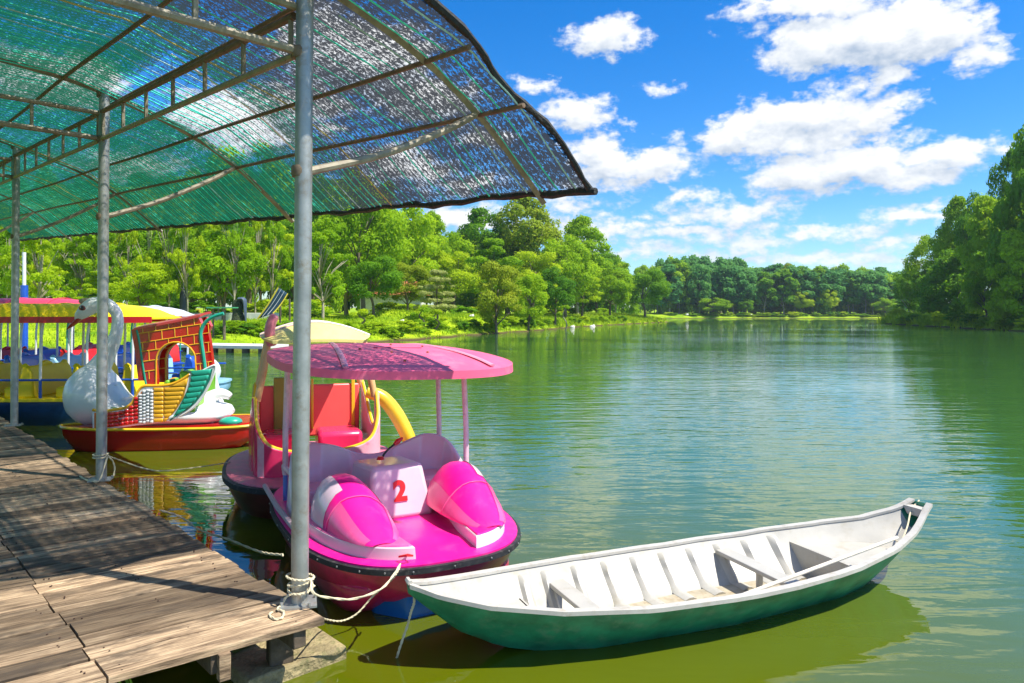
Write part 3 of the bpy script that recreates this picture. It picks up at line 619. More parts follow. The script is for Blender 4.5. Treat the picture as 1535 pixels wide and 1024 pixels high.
def netmat():
    m = D.materials.new('shade_net'); m.use_nodes = True; t = m.node_tree; t.nodes.clear()
    A = lambda n: nd(t, 'ShaderNodeAttribute', attribute_name=n)
    P = A('su').outputs['Vector']; n = nd(t, 'ShaderNodeTexNoise'); n.inputs['Scale'].default_value = 1; n.inputs['Detail'].default_value = 3; n.inputs['Roughness'].default_value = .75; n.inputs['Distortion'].default_value = .5
    t.links.new(vmth(t, 'MULTIPLY', P, (56, 44, 1)), n.inputs['Vector'])
    # woven stripes running down the arch, seen as fine lines
    sx_ = nd(t, 'ShaderNodeSeparateXYZ'); t.links.new(P, sx_.inputs[0])
    st = mth(t, 'SINE', mth(t, 'MULTIPLY', sx_.outputs[0], 105.0)); st2 = mth(t, 'SINE', mth(t, 'MULTIPLY', sx_.outputs[1], 62.0))
    n2 = nd(t, 'ShaderNodeTexNoise'); n2.inputs['Scale'].default_value = 2.2; n2.inputs['Detail'].default_value = 4; t.links.new(P, n2.inputs['Vector'])
    k = mth(t, 'ADD', mth(t, 'MULTIPLY', mth(t, 'SUBTRACT', n.outputs[0], .5), 1.7), mth(t, 'MULTIPLY', mth(t, 'ADD', mth(t, 'MULTIPLY', st, .6), mth(t, 'MULTIPLY', st2, .4)), .11))
    k = mth(t, 'ADD', k, mth(t, 'MULTIPLY', mth(t, 'SUBTRACT', n2.outputs[0], .5), .35))
    thr = mth(t, 'SUBTRACT', A('cover').outputs['Fac'], .5)
    al = nd(t, 'ShaderNodeMapRange'); t.links.new(mth(t, 'ADD', k, mth(t, 'MULTIPLY', thr, .95)), al.inputs[0]); al.inputs[1].default_value = -.07; al.inputs[2].default_value = .11; al.inputs[4].default_value = .97
    cm = nd(t, 'ShaderNodeMix', data_type='RGBA'); t.links.new(A('green').outputs['Fac'], cm.inputs[0]); cm.inputs[6].default_value = (.030,.034,.040,1); cm.inputs[7].default_value = (.006,.080,.044,1)
    df = nd(t, 'ShaderNodeBsdfDiffuse'); t.links.new(cm.outputs[2], df.inputs[0]); tl_ = nd(t, 'ShaderNodeBsdfTranslucent')
    hs_ = nd(t, 'ShaderNodeHueSaturation'); t.links.new(cm.outputs[2], hs_.inputs['Color']); hs_.inputs['Value'].default_value = 1.15; t.links.new(hs_.outputs[0], tl_.inputs[0])
    m1 = nd(t, 'ShaderNodeMixShader'); m1.inputs[0].default_value = .6; t.links.new(df.outputs[0], m1.inputs[1]); t.links.new(tl_.outputs[0], m1.inputs[2])
    tr = nd(t, 'ShaderNodeBsdfTransparent'); m2 = nd(t, 'ShaderNodeMixShader'); t.links.new(al.outputs[0], m2.inputs[0]); t.links.new(tr.outputs[0], m2.inputs[1]); t.links.new(m1.outputs[0], m2.inputs[2])
    o = nd(t, 'ShaderNodeOutputMaterial'); t.links.new(m2.outputs[0], o.inputs[0]); return m

net = D.objects.new('net', me); COL.objects.link(net); net.parent = can; me.materials.append(netmat())
HEM = mat('black_hem', (.02,.022,.02), .75, var=.5, scale=12, bump=.8, bscale=30, dirt=(.07,.04,.03), dirt_amt=.6, bdist=.03)
m = M(); pts = [CP(us[0]-(.05*math.sin(s*4)+.03*math.sin(s*9)), s, PF(s)+zo(-.45)+.015-.01*math.sin(-5+s*7)) for s in np.linspace(-4.5, 1.92, 90)]
m.tube(pts, [random.uniform(.018,.03) for _ in pts], 7); m.build('hem', HEM, can)
m = M(); pts = [CP(u, 1.925+.008*math.sin(u*7), PF(1.91)+zo(u)-.005+.012*math.sin(u*4.1)+.008*math.sin(u*13)) for u in np.linspace(-.52, UEND, 160)]
m.tube(pts, [random.uniform(.02,.034) for _ in pts], 7); m.build('hem', HEM, can)
CORDM = [mat('teal_cord', (.06,.80,.60), .5, var=.2), mat('pale_cord', (.35,.62,.58), .5, var=.1), mat('yellow_cord', (.45,.45,.12), .5)]
u = -.38; i = 0
while u < 19 and i < 118:
    ph = random.random()*6; dr = random.uniform(-.03,.03); f = random.uniform(1.5,3)
    s0 = -4.4 if random.random() < .75 else random.uniform(-1, .5)
    pts = []
    for s in np.linspace(s0, 1.88, 40):
        dd = np.abs(PUR-s).min(); uu = u+dr*s+.018*math.sin(s*f+ph)+.006*math.sin(s*9+ph)
        pts.append(CP(uu, s, PF(s)+zo(uu)-.012-.03*min(1, dd/.3)))
    m = M(); m.tube(pts, random.choice((.004,.0055,.0065)), 4, cap=False); m.build('cord', CORDM[0 if random.random() < .82 else (1 if random.random() < .75 else 2)], can)
    u += random.uniform(.09,.17) if u > 1.5 else random.uniform(.10,.24); i += 1
for uu in (2.15,):
    m = M(); m.tube([CP(uu+.3*s_, s_, PF(s_)+zo(uu)-.01) for s_ in np.linspace(.05,1.25,14)], .010, 5); m.build('cord', mat('white_cord', (.8,.82,.8), .5), can)
# ------------------------------------------------------------ white rowing boat
WHITE = mat('white_gelcoat', (.43,.41,.355), .45, var=.10, scale=4, dirt=(.30,.25,.15), dirt_amt=.55, bump=.04, bscale=20)
WHITEG = mat('worn_white_rim', (.47,.445,.39), .5, var=.10, scale=9, dirt=(.30,.24,.15), dirt_amt=.6)
GREENH = mat('green_hull_paint', (.02,.24,.13), .4, var=.4, scale=5, dirt=(.16,.30,.20), dirt_amt=.75, coat=.15, bump=.05, bscale=30)
FLOORM = mat('dirty_boat_floor', (.40,.345,.24), .6, var=.25, scale=7, dirt=(.25,.15,.05), dirt_amt=.75)
A0 = V(-.585, 3.94, 0); bang = math.atan2(1.61, 3.865)
rb = thing('rowing_boat', 'long narrow white rowing boat with green hull floating in the foreground', 'boat', A0, bang); rb.scale = (.985, 1, 1)
LB = 4.19
def hwid(a): return interp(a, [0,.04,.15,.4,.8,1.3,1.9,2.4,3.0,3.5,3.9,4.1,4.19], [.03,.05,.12,.245,.375,.465,.5,.5,.45,.345,.2,.11,.085])
def rimz(a): return interp(a, [0,.15,.4,.8,1.4,2.1,2.8,3.4,3.8,4.05,4.19], [.47,.42,.37,.325,.29,.275,.285,.32,.36,.43,.50])
def botw(a): return max(.0, interp(a, [0,.4,.7,1.1,2.1,3.1,3.5,3.85,4.19], [.0,.02,.08,.16,.215,.17,.10,.02,.0]))
def botz(a): return interp(a, [0,.1,.3,.55,.8,1.1,2.1,3.1,3.4,3.7,4.0,4.19], [.42,.33,.16,.04,-.01,-.05,-.06,-.05,-.02,.06,.24,.36])
AA = list(np.linspace(0, .5, 12))+list(np.linspace(.6, 3.5, 30))+list(np.linspace(3.58, 4.19, 12))
def section(a, off=0, zfloor=None):
    w_, z1, bw, z0 = hwid(a)-off, rimz(a), max(0.004, botw(a)-off*.8), botz(a)+off*1.2
    z0 = min(z0, z1-.02); pts = []
    for t in np.linspace(0, 1, 7):
        x = lerp(w_, bw, t**1.45*.55+t*.45); z = lerp(z1, z0, t); pts.append((x, z))
    return pts
m = M(); rings = []
for a in AA:
    s = section(a); ring = [(a, x, z) for x, z in s]+[(a, -x, z) for x, z in reversed(s)]; rings.append(ring)
n = len(rings[0]); vs = [p for r in rings for p in r]; fsx = [(i*n+j, (i+1)*n+j, (i+1)*n+j+1, i*n+j+1) for i in range(len(rings)-1) for j in range(n-1)]
fsx += [tuple(range(n)), tuple((len(rings)-1)*n+j for j in range(n-1, -1, -1))]
m.add(vs, fsx); m.build('hull', GREENH, rb)
m = M(); rings = []
for a in AA:
    if a < .05 or a > 4.12: continue
    s = section(a, .022); fl = max(s[-1][1], .015); s = [(x, max(z, fl)) for x, z in s]; rings.append([(a, x, z) for x, z in s]+[(a, -x, z) for x, z in reversed(s)])
vs = [p for r in rings for p in r]; m.add(vs, [(i*n+j, i*n+j+1, (i+1)*n+j+1, (i+1)*n+j) for i in range(len(rings)-1) for j in range(n-1)]); m.build('inner_shell', WHITE, rb)
m = M(); m.add([(a, x, .024) for a in np.linspace(.75, 3.2, 20) for x in (botw(a)+.02, -botw(a)-.02)], [(2*i, 2*i+1, 2*i+3, 2*i+2) for i in range(19)]); m.build('floor', FLOORM, rb)
m = M()
for sgn in (1,-1):
    rg = []
    for a in AA:
        w_, z = hwid(a), rimz(a); rg.append([(a, sgn*(w_+.016), z-.012), (a, sgn*(w_+.016), z+.012), (a, sgn*max(.002, w_-.035), z+.012), (a, sgn*max(.002, w_-.035), z-.006)])
    m.loft(rg)
m.build('gunwale', WHITEG, rb, ang=60)
def deck(a0, a1, z):
    m = M(); q = []
    for a in np.linspace(a0, a1, 10):
        s = section(a, .02); zz = max(min(z, rimz(a)-.03), botz(a)+.05); x = interp(zz, [p[1] for p in reversed(s)], [p[0] for p in reversed(s)]); q.append((a, x, zz))
    m.add([(a, x, zz) for a, x, zz in q]+[(a, -x, zz) for a, x, zz in q], [(i, 10+i, 11+i, i+1) for i in range(9)])
    return m
m = deck(.14, .80, .175); s = section(.8, .02); m.add([(.8, s[i][0], s[i][1]) for i in range(7) if s[i][1] < .175]+[], []); m.build('fore_deck', WHITE, rb)
m = deck(3.17, 4.02, .2); m.build('stern_deck', WHITE, rb)
for a, z in ((.80,.175),(3.17,.215)):
    s = section(a, .018); k = [(x, zz) for x, zz in s if zz < z]; x0 = interp(z, [p[1] for p in reversed(s)], [p[0] for p in reversed(s)]); k = [(x0, z)]+k; poly = k+[(-x, zz) for x, zz in reversed(k)]
    m = M(); m.loft([[(a-.01, x, zz) for x, zz in poly], [(a+.012, x, zz) for x, zz in poly]]); m.build('bulkhead', WHITE, rb, smooth=False)
for k in range(10):
    a = .79+.25*k
    if k == 0: a = .86
    for sg in (1,-1):
        s = section(a, .018); rg = []
        pts = [(x, z) for x, z in s if z < rimz(a)-.03]; pts = [(lerp(pts[0][0], s[0][0], .3), rimz(a)-.035)]+pts; pts = [(x, max(z, .03)) for x, z in pts]+[(max(.02, pts[-1][0]*.5), .03)]
        for i, (x, z) in enumerate(pts):
            q = .042 if 0 < i < len(pts)-2 else .012
            nx_, nz_ = -1, .15 if i < len(pts)-2 else 1.0
            if i >= len(pts)-2: nx_ = -.1
            w2 = .05
            rg.append([(a-w2, sg*(x+.004), z-.004), (a-w2*.32, sg*(x+nx_*q), z+nz_*q), (a+w2*.32, sg*(x+nx_*q), z+nz_*q), (a+w2, sg*(x+.004), z-.004)])
        m = M(); m.loft(rg); m.build('rib', WHITE, rb, ang=50)
for a, da in ((1.10,0),(2.55,.02)):
    m = M(); s = section(a, .03); x = interp(.2, [p[1] for p in reversed(s)], [p[0] for p in reversed(s)]); m.box((a, 0, .205), (.125, 2*x, .03)); m.build('thwart', WHITE, rb, bevel=.006)
    m = M(); m.box((a, 0, .1), (.04,.03,.17)); m.build('thwart_support', WHITE, rb, bevel=.004)
s = section(4.13, .02); s = [(x, z) for x, z in s if z > .40]; m = M(); m.loft([[(a, x, z) for x, z in s+[(-x, z) for x, z in reversed(s)]] for a in (4.10, 4.186)]); m.build('prow_plate', WHITEG, rb)
m = M(); m.tube([(.005,-.03,.485),(.0,.0,.49),(.005,.03,.485)], .016, 6); m.build('prow_cap', WHITEG, rb)
# oar lying in the boat
oar = M(); oa, ob = at(1112,893,.22), at(1345,806,.37); oar.tube([oa, ob], .013, 10); d_ = (ob-oa).normalized(); side = d_.cross(V(0,0,1)).normalized()
ow = oar.build('pole', mat('pale_oar_wood', (.68,.62,.50), .6, var=.15, scale=15), None); tag(ow, 'pale wooden pole lying along the near side of the white rowing boat', 'pole')
tip = at(1368,752,.5); rp = M(); rp.tube(crv([at(1378,750,.5), at(1366,765,.44), at(1360,790,.36), at(1350,812,.30), at(1340,808,.28)], 16), .006, 6)
ROPE = mat('cream_rope', (.62,.54,.36), .9, var=.2, scale=40, bump=.5, bscale=200, bdist=.003)
tag(rp.build('short_rope', ROPE, None), 'short rope hanging inside the right end of the white rowing boat', 'rope')

# ------------------------------------------------------------ pink pedal boat
MAG = mat('magenta_fibreglass', (.84,.004,.24), .42, var=.14, scale=3, coat=.12, dirt=(.85,.10,.35), dirt_amt=.35)
PINK = mat('pink_fibreglass', (.84,.085,.29), .32, var=.12, scale=3, coat=.2, dirt=(.88,.3,.5), dirt_amt=.3)
ROOFP = mat('pink_roof', (.82,.11,.22), .5, var=.12, scale=3, coat=.0, dirt=(.80,.30,.38), dirt_amt=.5)
PALEP = mat('pale_pink_gelcoat', (.68,.50,.57), .35, var=.07, scale=3, coat=.4, dirt=(.72,.42,.55), dirt_amt=.4)
CRIM = mat('crimson_hull', (.62,.014,.12), .3, var=.25, scale=4, coat=.7, dirt=(.25,.01,.03), dirt_amt=.6)
BLK = mat('black_rubber', (.02,.02,.022), .6, var=.5, scale=12, dirt=(.2,.17,.15), dirt_amt=.45)
BLUEU = mat('blue_underside', (.01,.13,.42), .3, var=.2, scale=4, coat=.4)
REDP = mat('red_paint', (.65,.012,.012), .3, var=.1)
SHINY = mat('painted_tube', (.72,.50,.58), .3, metal=.1, var=.15, scale=14, dirt=(.6,.2,.3), dirt_amt=.5)
BLUET = mat('blue_tube', (.12,.22,.62), .35, var=.15)
pb = thing('pedal_boat', 'pink pedal boat with a red number 2 moored beside the near post', 'pedal boat', (-1.16, 6.0, 0), math.radians(208))
def outline(n, hw, y0, y1, e1=.62, e2=.72, grow=0):
    out = []; ym = (y0+y1)/2; hl = (y1-y0)/2
    for k in range(n):
        t = 2*math.pi*k/n; c, s = math.cos(t), math.sin(t)
        out.append(((hw+grow)*math.copysign(abs(c)**e1, c), ym+(hl+grow)*math.copysign(abs(s)**e2, s)))
    return out
NO = 64; OL = lambda gr=0: outline(NO, .83, -1.15, 1.66, .70, .80, grow=gr)
m = M(); m.loft([[(x*k, y*k2, z) for x, y in OL(gr)] for z, k, k2, gr in ((.10,.86,.90,-.02),(.20,.94,.95,0),(.30,.985,.985,0),(.345,1,1,0))]); m.build('hull', CRIM, pb)
for sg in (1,-1):
    m = M(); rg = []
    for y, hw_, zb in ((-1.02,.16,.1),(-.8,.25,-.1),(0,.3,-.16),(.8,.30,-.16),(1.10,.27,-.1),(1.28,.22,0),(1.40,.15,.12),(1.46,.09,.2)):
        cx = sg*.40; rg.append([(cx-hw_, y, .3), (cx-hw_*1.0, y, .15), (cx-hw_*.8, y, lerp(.1, zb, .8)), (cx, y, zb), (cx+hw_*.8, y, lerp(.1, zb, .8)), (cx+hw_, y, .15), (cx+hw_, y, .3)])
    m.loft(rg, close=True); m.build('pontoon', CRIM, pb, sub=1)
m = M(); m.loft([[(x, y, z) for x, y in ((-.45,-.9),(.45,-.9),(.42,1.3),(.25,1.5),(-.25,1.5),(-.42,1.3))] for z in (-.05,.26)]); m.build('tunnel', BLUEU, pb, bevel=.03)
m = M(); o1, o0 = OL(.028), OL(-.01); m.loft([[(x,y,.343) for x,y in o0], [(x,y,.347) for x,y in o1], [(x,y,.383) for x,y in o1], [(x,y,.387) for x,y in o0]], cap=False); m.build('bumper', BLK, pb)
m = M(); m.loft([[(x,y,.36) for x,y in OL(.0)], [(x,y,.398) for x,y in OL(.005)], [(x,y,.405) for x,y in OL(-.02)]]); m.build('deck', MAG, pb, ang=25)
HE = 1.12
mb = M()
for x, y in OL(.029)[::2]: mb.ell((x, y, .365), (.007,.007,.007), 6, 4)
o_ = mb.build('screws', mat('steel_screw', (.4,.38,.35), .4, metal=.6), pb); o_['kind'] = 'stuff'
# raised cheeks with white sides
for sg in (1,-1):
    P_ = []
    o = OL(-.085)
    outer = [(x, y) for x, y in o if x*sg > .22 and y > .15]
    outer.sort(key=lambda p: math.atan2(p[1]-.2, p[0]*sg))
    outer = [(x, y) for x, y in outer]
    inner = [(sg*.215, max(y for x, y in outer)), (sg*.25, 1.15), (sg*.33, .75), (sg*.36, .2)]
    poly = outer+inner
    cx = sum(p[0] for p in poly)/len(poly); cy = sum(p[1] for p in poly)/len(poly)
    sh = lambda k: [(cx+(x-cx)*k, cy+(y-cy)*k) for x, y in poly]
    m = M(); m.loft([[(x,y,.395) for x,y in sh(1.0)], [(x,y,.475) for x,y in sh(.985)], [(x,y,.482) for x,y in sh(.965)]]); m.build('cheek', PALEP if sg > 0 else mat('white_cheek', (.78,.72,.74), .3, coat=.4, var=.05), pb, ang=30)
    m = M(); m.loft([[(x,y,.47) for x,y in sh(.95)], [(x,y,.492) for x,y in sh(.94)]]); m.build('cheek_top', PINK if sg > 0 else MAG, pb, smooth=False, bevel=.006)
    # hood over the pedals: sections from the open back to the nose
    SEC = [(.42,.14,.16),(.46,.18,.23),(.56,.222,.29),(.68,.24,.31),(.82,.238,.29),(.96,.228,.24),(1.10,.21,.18),(1.24,.18,.11),(1.36,.135,.05),(1.44,.07,.012)]
    cxs = sg*.455
    # faceted cowl: cross-section corners, outer side first
    FC = [(1.0,0),(.93,.42),(.62,.86),(.18,1.0),(-.30,.93),(-.74,.56),(-.98,.16),(-1.0,0)]
    YS = list(np.linspace(.42, 1.44, 26)); sc_ = crv([V(*q) for q in SEC], 60); SY, SW, SH = [q.x for q in sc_], [max(.01, q.y) for q in sc_], [max(.004, q.z) for q in sc_]
    fcv = crv([(a, b, 0) for a, b in FC], 14); FC = [(q.x, max(0, q.y)) for q in fcv]
    def sec(y, g=1.0, zl=0):
        w_ = interp(y, SY, SW)*g; h_ = interp(y, SY, SH)*g+zl
        return [(cxs-sg*.06*(y-.5)+sg*w_*a, y, .487+h_*b) for a, b in FC]
    m = M(); m.loft([sec(y) for y in YS], close=False, cap=False); m.add(sec(.42), [tuple(range(15)) if sg > 0 else tuple(range(14, -1, -1))])
    m.build('hood', MAG, pb, ang=45)
    def facet(k0, k1, ya, yb, name, mt):
        m = M(); m.loft([sec(y, 1.012, .003)[k0:k1+1] for y in YS if ya <= y <= yb], close=False, cap=False); m.build(name, mt, pb, ang=45)
    facet(0, 5, .42, .95, 'hood_band', PALEP)
    facet(0, 4, .96, 1.42, 'hood_flank', PINK)
    facet(10, 14, .42, 1.42, 'hood_flank', PINK)
    m = M(); m.tube([sec(.96+.05*math.sin(k/14*3.14), 1.014, .004)[k] for k in range(15)], .0045, 5); m.build('seam', PINK, pb)
    # back wall of the footwell under the hood, and pedals
    m = M(); m.tube([(cxs-.12,.55,.52),(cxs+.12,.55,.52)], .01, 6)
    for q in (-.12,.12): m.box((cxs+q,.55,.52+q*.3), (.08,.05,.02))
    m.build('pedals', BLK, pb)
# seat shell: wavy back that wraps round both sides
path = [(.66,.62),(.68,.35),(.68,.1),(.64,-.08),(.5,-.17),(.3,-.2),(.1,-.2),(-.1,-.2),(-.3,-.2),(-.5,-.17),(-.64,-.08),(-.68,.1),(-.68,.35),(-.66,.62)]
toph = [.47,.58,.76,.86,.89,.85,.765,.75,.82,.89,.86,.74,.57,.46]
pc = crv([(x, y, h) for (x, y), h in zip(path, toph)], 52); m = M(); rg = []
for i, p_ in enumerate(pc):
    t_ = (pc[min(i+1,52)]-pc[max(i-1,0)]); nr = V(t_.y, -t_.x, 0).normalized(); q = V(p_.x, p_.y, 0); 
    inn, out_ = q+nr*.0, q-nr*.05
    cen = V(0,.2,0); 
    if (inn-cen).length > (out_-cen).length: inn, out_ = out_, inn
    slope = (cen-q).normalized()*.05
    rg.append([(inn.x+slope.x, inn.y+slope.y, .40), (inn.x, inn.y, p_.z-.012), ((inn.x+out_.x)/2, (inn.y+out_.y)/2, p_.z), (out_.x, out_.y, p_.z-.015), (out_.x-slope.x*.6, out_.y-slope.y*.6, .40)])
m.loft(rg); m.build('seat_back', PALEP, pb, ang=60)
for sg in (1,-1):
    m = M(); m.box((sg*.42, .02, .49), (.40,.30,.18)); m.build('seat', PALEP, pb, bevel=.03)
m = M(); m.hexa([(-.25,.02,.40),(.25,.02,.40),(.27,.66,.40),(-.27,.66,.40)], [(-.22,.03,.76),(.22,.03,.76),(.205,.56,.80),(-.205,.56,.80)]); con = m.build('console', PALEP, pb, bevel=.035)
m = M(); m.tube([(.05,.30,.80),(.03,.30,.84),(-.02,.26,.87),(-.09,.22,.90)], .009, 6); lv = m.build('lever', BLK, con)
m = M(); m.tube([(-.08,.225,.895),(-.12,.20,.915),(-.17,.175,.935)], [.012,.024,.010], 8); m.build('knob', REDP, con)
m = M(); m.tube([(.06,.30,.80),(.06,.30,.825)], [.035,.02], 10); m.build('lever_base', REDP, con)
# number 2 as flat lettering on the console front
def text(s, size, loc, rot, mt, parent, name='number', ext=.002, off=0.0):
    cu = D.curves.new(name, 'FONT'); cu.body = s; cu.size = size; cu.extrude = ext; cu.align_x = 'CENTER'; cu.align_y = 'CENTER'; cu.offset = off; cu.materials.append(mt)
    tmp = D.objects.new(name, cu); COL.objects.link(tmp); bpy.context.view_layer.update(); me_ = D.meshes.new_from_object(tmp); D.objects.remove(tmp); me_.name = name; o = D.objects.new(name, me_); COL.objects.link(o); o.parent = parent; o.location = loc; o.rotation_euler = rot; return o
th = math.atan2(.10, .40)
text('2', .21, (.0, .617, .60), (math.pi/2-th, 0, math.pi), mat('red_numeral', (.75,.01,.01), .4, var=.05), con, 'number', .003, .009)
# roof
def rooff(x, y, top=True):
    r = (abs(x)/.97)**2.6+(abs(y)/.87)**2.6
    return 1.60-.075*(y)+.028*x+.075*(1-min(1, r))
m = M(); rg = []
for k in (1.0, .985, .8, .55, .3, .08):
    rg.append([(x*k, y*k, rooff(x*k, y*k)) for x, y in outline(56, .97, -.87, .87, .72, .80)])
lip = [(x*1.004, y*1.004, rooff(x,y)-.062) for x, y in outline(56, .97, -.87, .87, .72, .80)]
m.loft([lip]+rg); rf = m.build('roof', ROOFP, pb, ang=50); rf.location = (-.13, .03, .02); rf.scale = (1.04, 1, 1)
for sx in (-.46,.46):
    m = M(); m.tube([(sx*(1+.25*t), t*.74, rooff(sx, t*.74)+.004) for t in np.linspace(-1, 1, 14)], .022, 6, sq=.45); m.build('roof_strip', mat('roof_strip_pink', (.80,.28,.38), .4, dirt=(.7,.1,.2), dirt_amt=.6), rf)
m = M(); m.tube([(.16,.02,rooff(.16,.02)+.004),(-.25,.0,rooff(-.25,0)+.004)], .02, 6, sq=.4); m.build('roof_strip', ROOFP, rf)
m = M()
for x, y in ((.3,.1),(.1,.3),(-.05,-.2),(-.3,-.1),(.1,.62),(.42,-.3),(-.2,.3)): m.ell((x, y, rooff(x, y)+.004), (.012,.012,.01), 8, 4)
rv_ = m.build('rivets', mat('rusty_rivet', (.25,.09,.05), .7), rf); rv_['kind'] = 'stuff'
for sx in (-.70,.70):
    for y in (-.31,.31):
        m = M(); bz = .42 if sx > 0 else .42; xx = sx*1.0
        m.tube([(xx, y, .62), (xx, y, 1.0), (xx*.97, y*.95, rooff(xx, y)+.0)], .024, 10); po = m.build('post', SHINY, pb)
        m = M(); m.tube([(xx, y, .40), (xx, y, .62)], .020, 10); m.build('post_foot', BLUET, po)
    m = M(); m.tube(crv([(sx*.97,-.46,.60),(sx,-.38,.67),(sx,-.31,.68),(sx,.31,.66),(sx*1.02,.42,.62),(sx*1.05,.52,.47)], 20), .021, 8); m.build('rail', SHINY, pb)
m = M(); m.tube([(.33,1.56,.44),(.30,1.62,.46),(.26,1.61,.45),(.27,1.55,.44)], .007, 6, closed=True); m.build('mooring_ring', REDP, pb)
# side step rail on the left side
m = M(); m.tube([(.80,-.75,.44),(.82,.0,.44),(.80,.75,.43)], .022, 8); m.build('side_rail', mat('grey_pink', (.45,.33,.36), .5), pb)

# ------------------------------------------------------------ second pedal boat, behind
YEL = mat('yellow_fibreglass', (.80,.52,.02), .3, var=.10, scale=4, coat=.4, dirt=(.75,.35,.02), dirt_amt=.4)
PALEY = mat('pale_yellow_roof', (.80,.68,.22), .4, var=.12, scale=3, dirt=(.72,.45,.12), dirt_amt=.5)
CORAL = mat('coral_panel', (.85,.11,.10), .35, var=.08, scale=3)
RASP = mat('raspberry_shell', (.75,.03,.13), .25, var=.10, scale=3, coat=.5)
DECKV = mat('faded_pink_deck', (.62,.13,.20), .5, var=.30, scale=6, dirt=(.45,.35,.20), dirt_amt=.6)
OLIV = mat('olive_inner', (.28,.27,.03), .5)
sb = thing('animal_pedal_boat', 'pedal boat with yellow-edged cabin openings and pale yellow roof behind the pink one', 'pedal boat', (-2.18, 7.75, 0), math.radians(200))
O2 = lambda g=0: outline(48, .92, -1.25, 1.15, .75, .78, g)
m = M(); m.loft([[(x*k, y*k, z) for x, y in O2()] for z, k in ((-.08,.80),(.05,.90),(.2,.97),(.3,1))]); m.build('hull', mat('dark_red_hull', (.12,.02,.02), .3, coat=.5, var=.3), sb)
m = M(); m.loft([[(x,y,.28) for x,y in O2(.0)], [(x,y,.285) for x,y in O2(.03)], [(x,y,.335) for x,y in O2(.03)], [(x,y,.34) for x,y in O2(-.01)]], cap=False); m.build('bumper', BLK, sb)
m = M(); m.loft([[(x,y,.30) for x,y in O2()], [(x,y,.35) for x,y in O2(-.01)], [(x,y,.36) for x,y in O2(-.05)]]); m.build('deck', DECKV, sb, ang=25)
# cabin: a shell wall round the seats, its top edge sweeping up at the corners
def ribbon(pts, th, h_from, name, mt, parent, ang_=60):
    """vertical wall along a plan path; each point (x, y, ztop)"""
    pc = crv(pts, 48); rg = []
    for i, p_ in enumerate(pc):
        t_ = pc[min(i+1,48)]-pc[max(i-1,0)]; nr = V(t_.y, -t_.x, 0).normalized()*th/2
        rg.append([(p_.x+nr.x, p_.y+nr.y, h_from), (p_.x+nr.x, p_.y+nr.y, p_.z), (p_.x-nr.x, p_.y-nr.y, p_.z), (p_.x-nr.x, p_.y-nr.y, h_from)])
    m = M(); m.loft(rg); o = m.build(name, mt, parent, bevel=.01, ang=ang_)
    m = M(); m.tube([p_+V(0,0,.0) for p_ in pc], .019, 8); m.build('edging', YEL, o); return o
wpl = [(.62,.35,1.12),(.60,.55,.86),(.50,.66,.68),(.36,.69,.62),(.25,.70,.60)]
ribbon(wpl, .056, .35, 'front_shell', RASP, sb)
wp = [(.62,.35,1.12),(.60,.55,.86),(.50,.66,.68),(.25,.70,.60),(0,.71,.60),(-.25,.70,.60),(-.50,.66,.68),(-.60,.55,.88),(-.62,.35,1.14)]
ribbon(wp, .05, .35, 'front_shell', mat('pink_white_shell', (.78,.40,.47), .3, coat=.2, dirt=(.8,.10,.25), dirt_amt=.8), sb)
ribbon([(.62,-.75,1.16),(.64,-.5,.95),(.66,-.2,.76),(.66,.05,.78),(.63,.33,1.12)], .05, .35, 'side_shell', RASP, sb)
ribbon([(-.62,-.75,1.16),(-.64,-.5,.95),(-.66,-.2,.72),(-.66,.05,.78),(-.63,.33,1.12)], .05, .35, 'side_shell', PALEP, sb)
m = M(); m.box((0,-.72,.82), (1.16,.05,.62)); m.build('back_panel', CORAL, sb, bevel=.02)
for x, w_, mt in ((.12,.07,MAG),(.24,.12,PALEP),(-.02,.03,YEL),(-.5,.04,YEL)):
    m = M(); m.box((x,-.69,.90), (w_,.03,.60)); m.build('panel_strip', mt, sb, bevel=.006)
m = M(); m.box((.36,-.66,.92), (.12,.08,.62)); m.build('back_post', OLIV, sb, bevel=.01)
for sg in (1,-1):
    m = M(); m.box((sg*.3,-.42,.50), (.5,.5,.26)); m.build('seat', RASP, sb, bevel=.05)
    for y in (.34,-.74):
        m = M(); m.tube([(sg*.60,y,1.08),(sg*.54,y*.95,1.4),(sg*.48,y*.85,1.76)], [.035,.04,.03], 10); m.build('post', mat('orange_white_tube', (.75,.42,.18), .4, dirt=(.70,.18,.03), dirt_amt=.7), sb)
m = M(); rg = []
for y in np.linspace(-.78, .52, 12):
    e = 1-(abs((y+.13)/.66))**4; rg.append([(x*(.46+.12*e), y, 1.70+.20*math.cos(x*1.35)*max(.1,e)+dz) for x in np.linspace(-1, 1, 13) for dz in (0,)]+[(x*(.44+.12*e), y, 1.67+.20*math.cos(x*1.35)*max(.1,e)) for x in np.linspace(1, -1, 13)])
m.loft(rg); rf2 = m.build('roof', PALEY, sb)
for y in (-.4,.2): m = M(); m.tube([(x*.57, y, 1.705+.20*math.cos(x*1.35)*(1-(abs((y+.13)/.66))**4)) for x in np.linspace(-1,1,12)], .013, 6); m.build('roof_strip', PALEP, rf2)
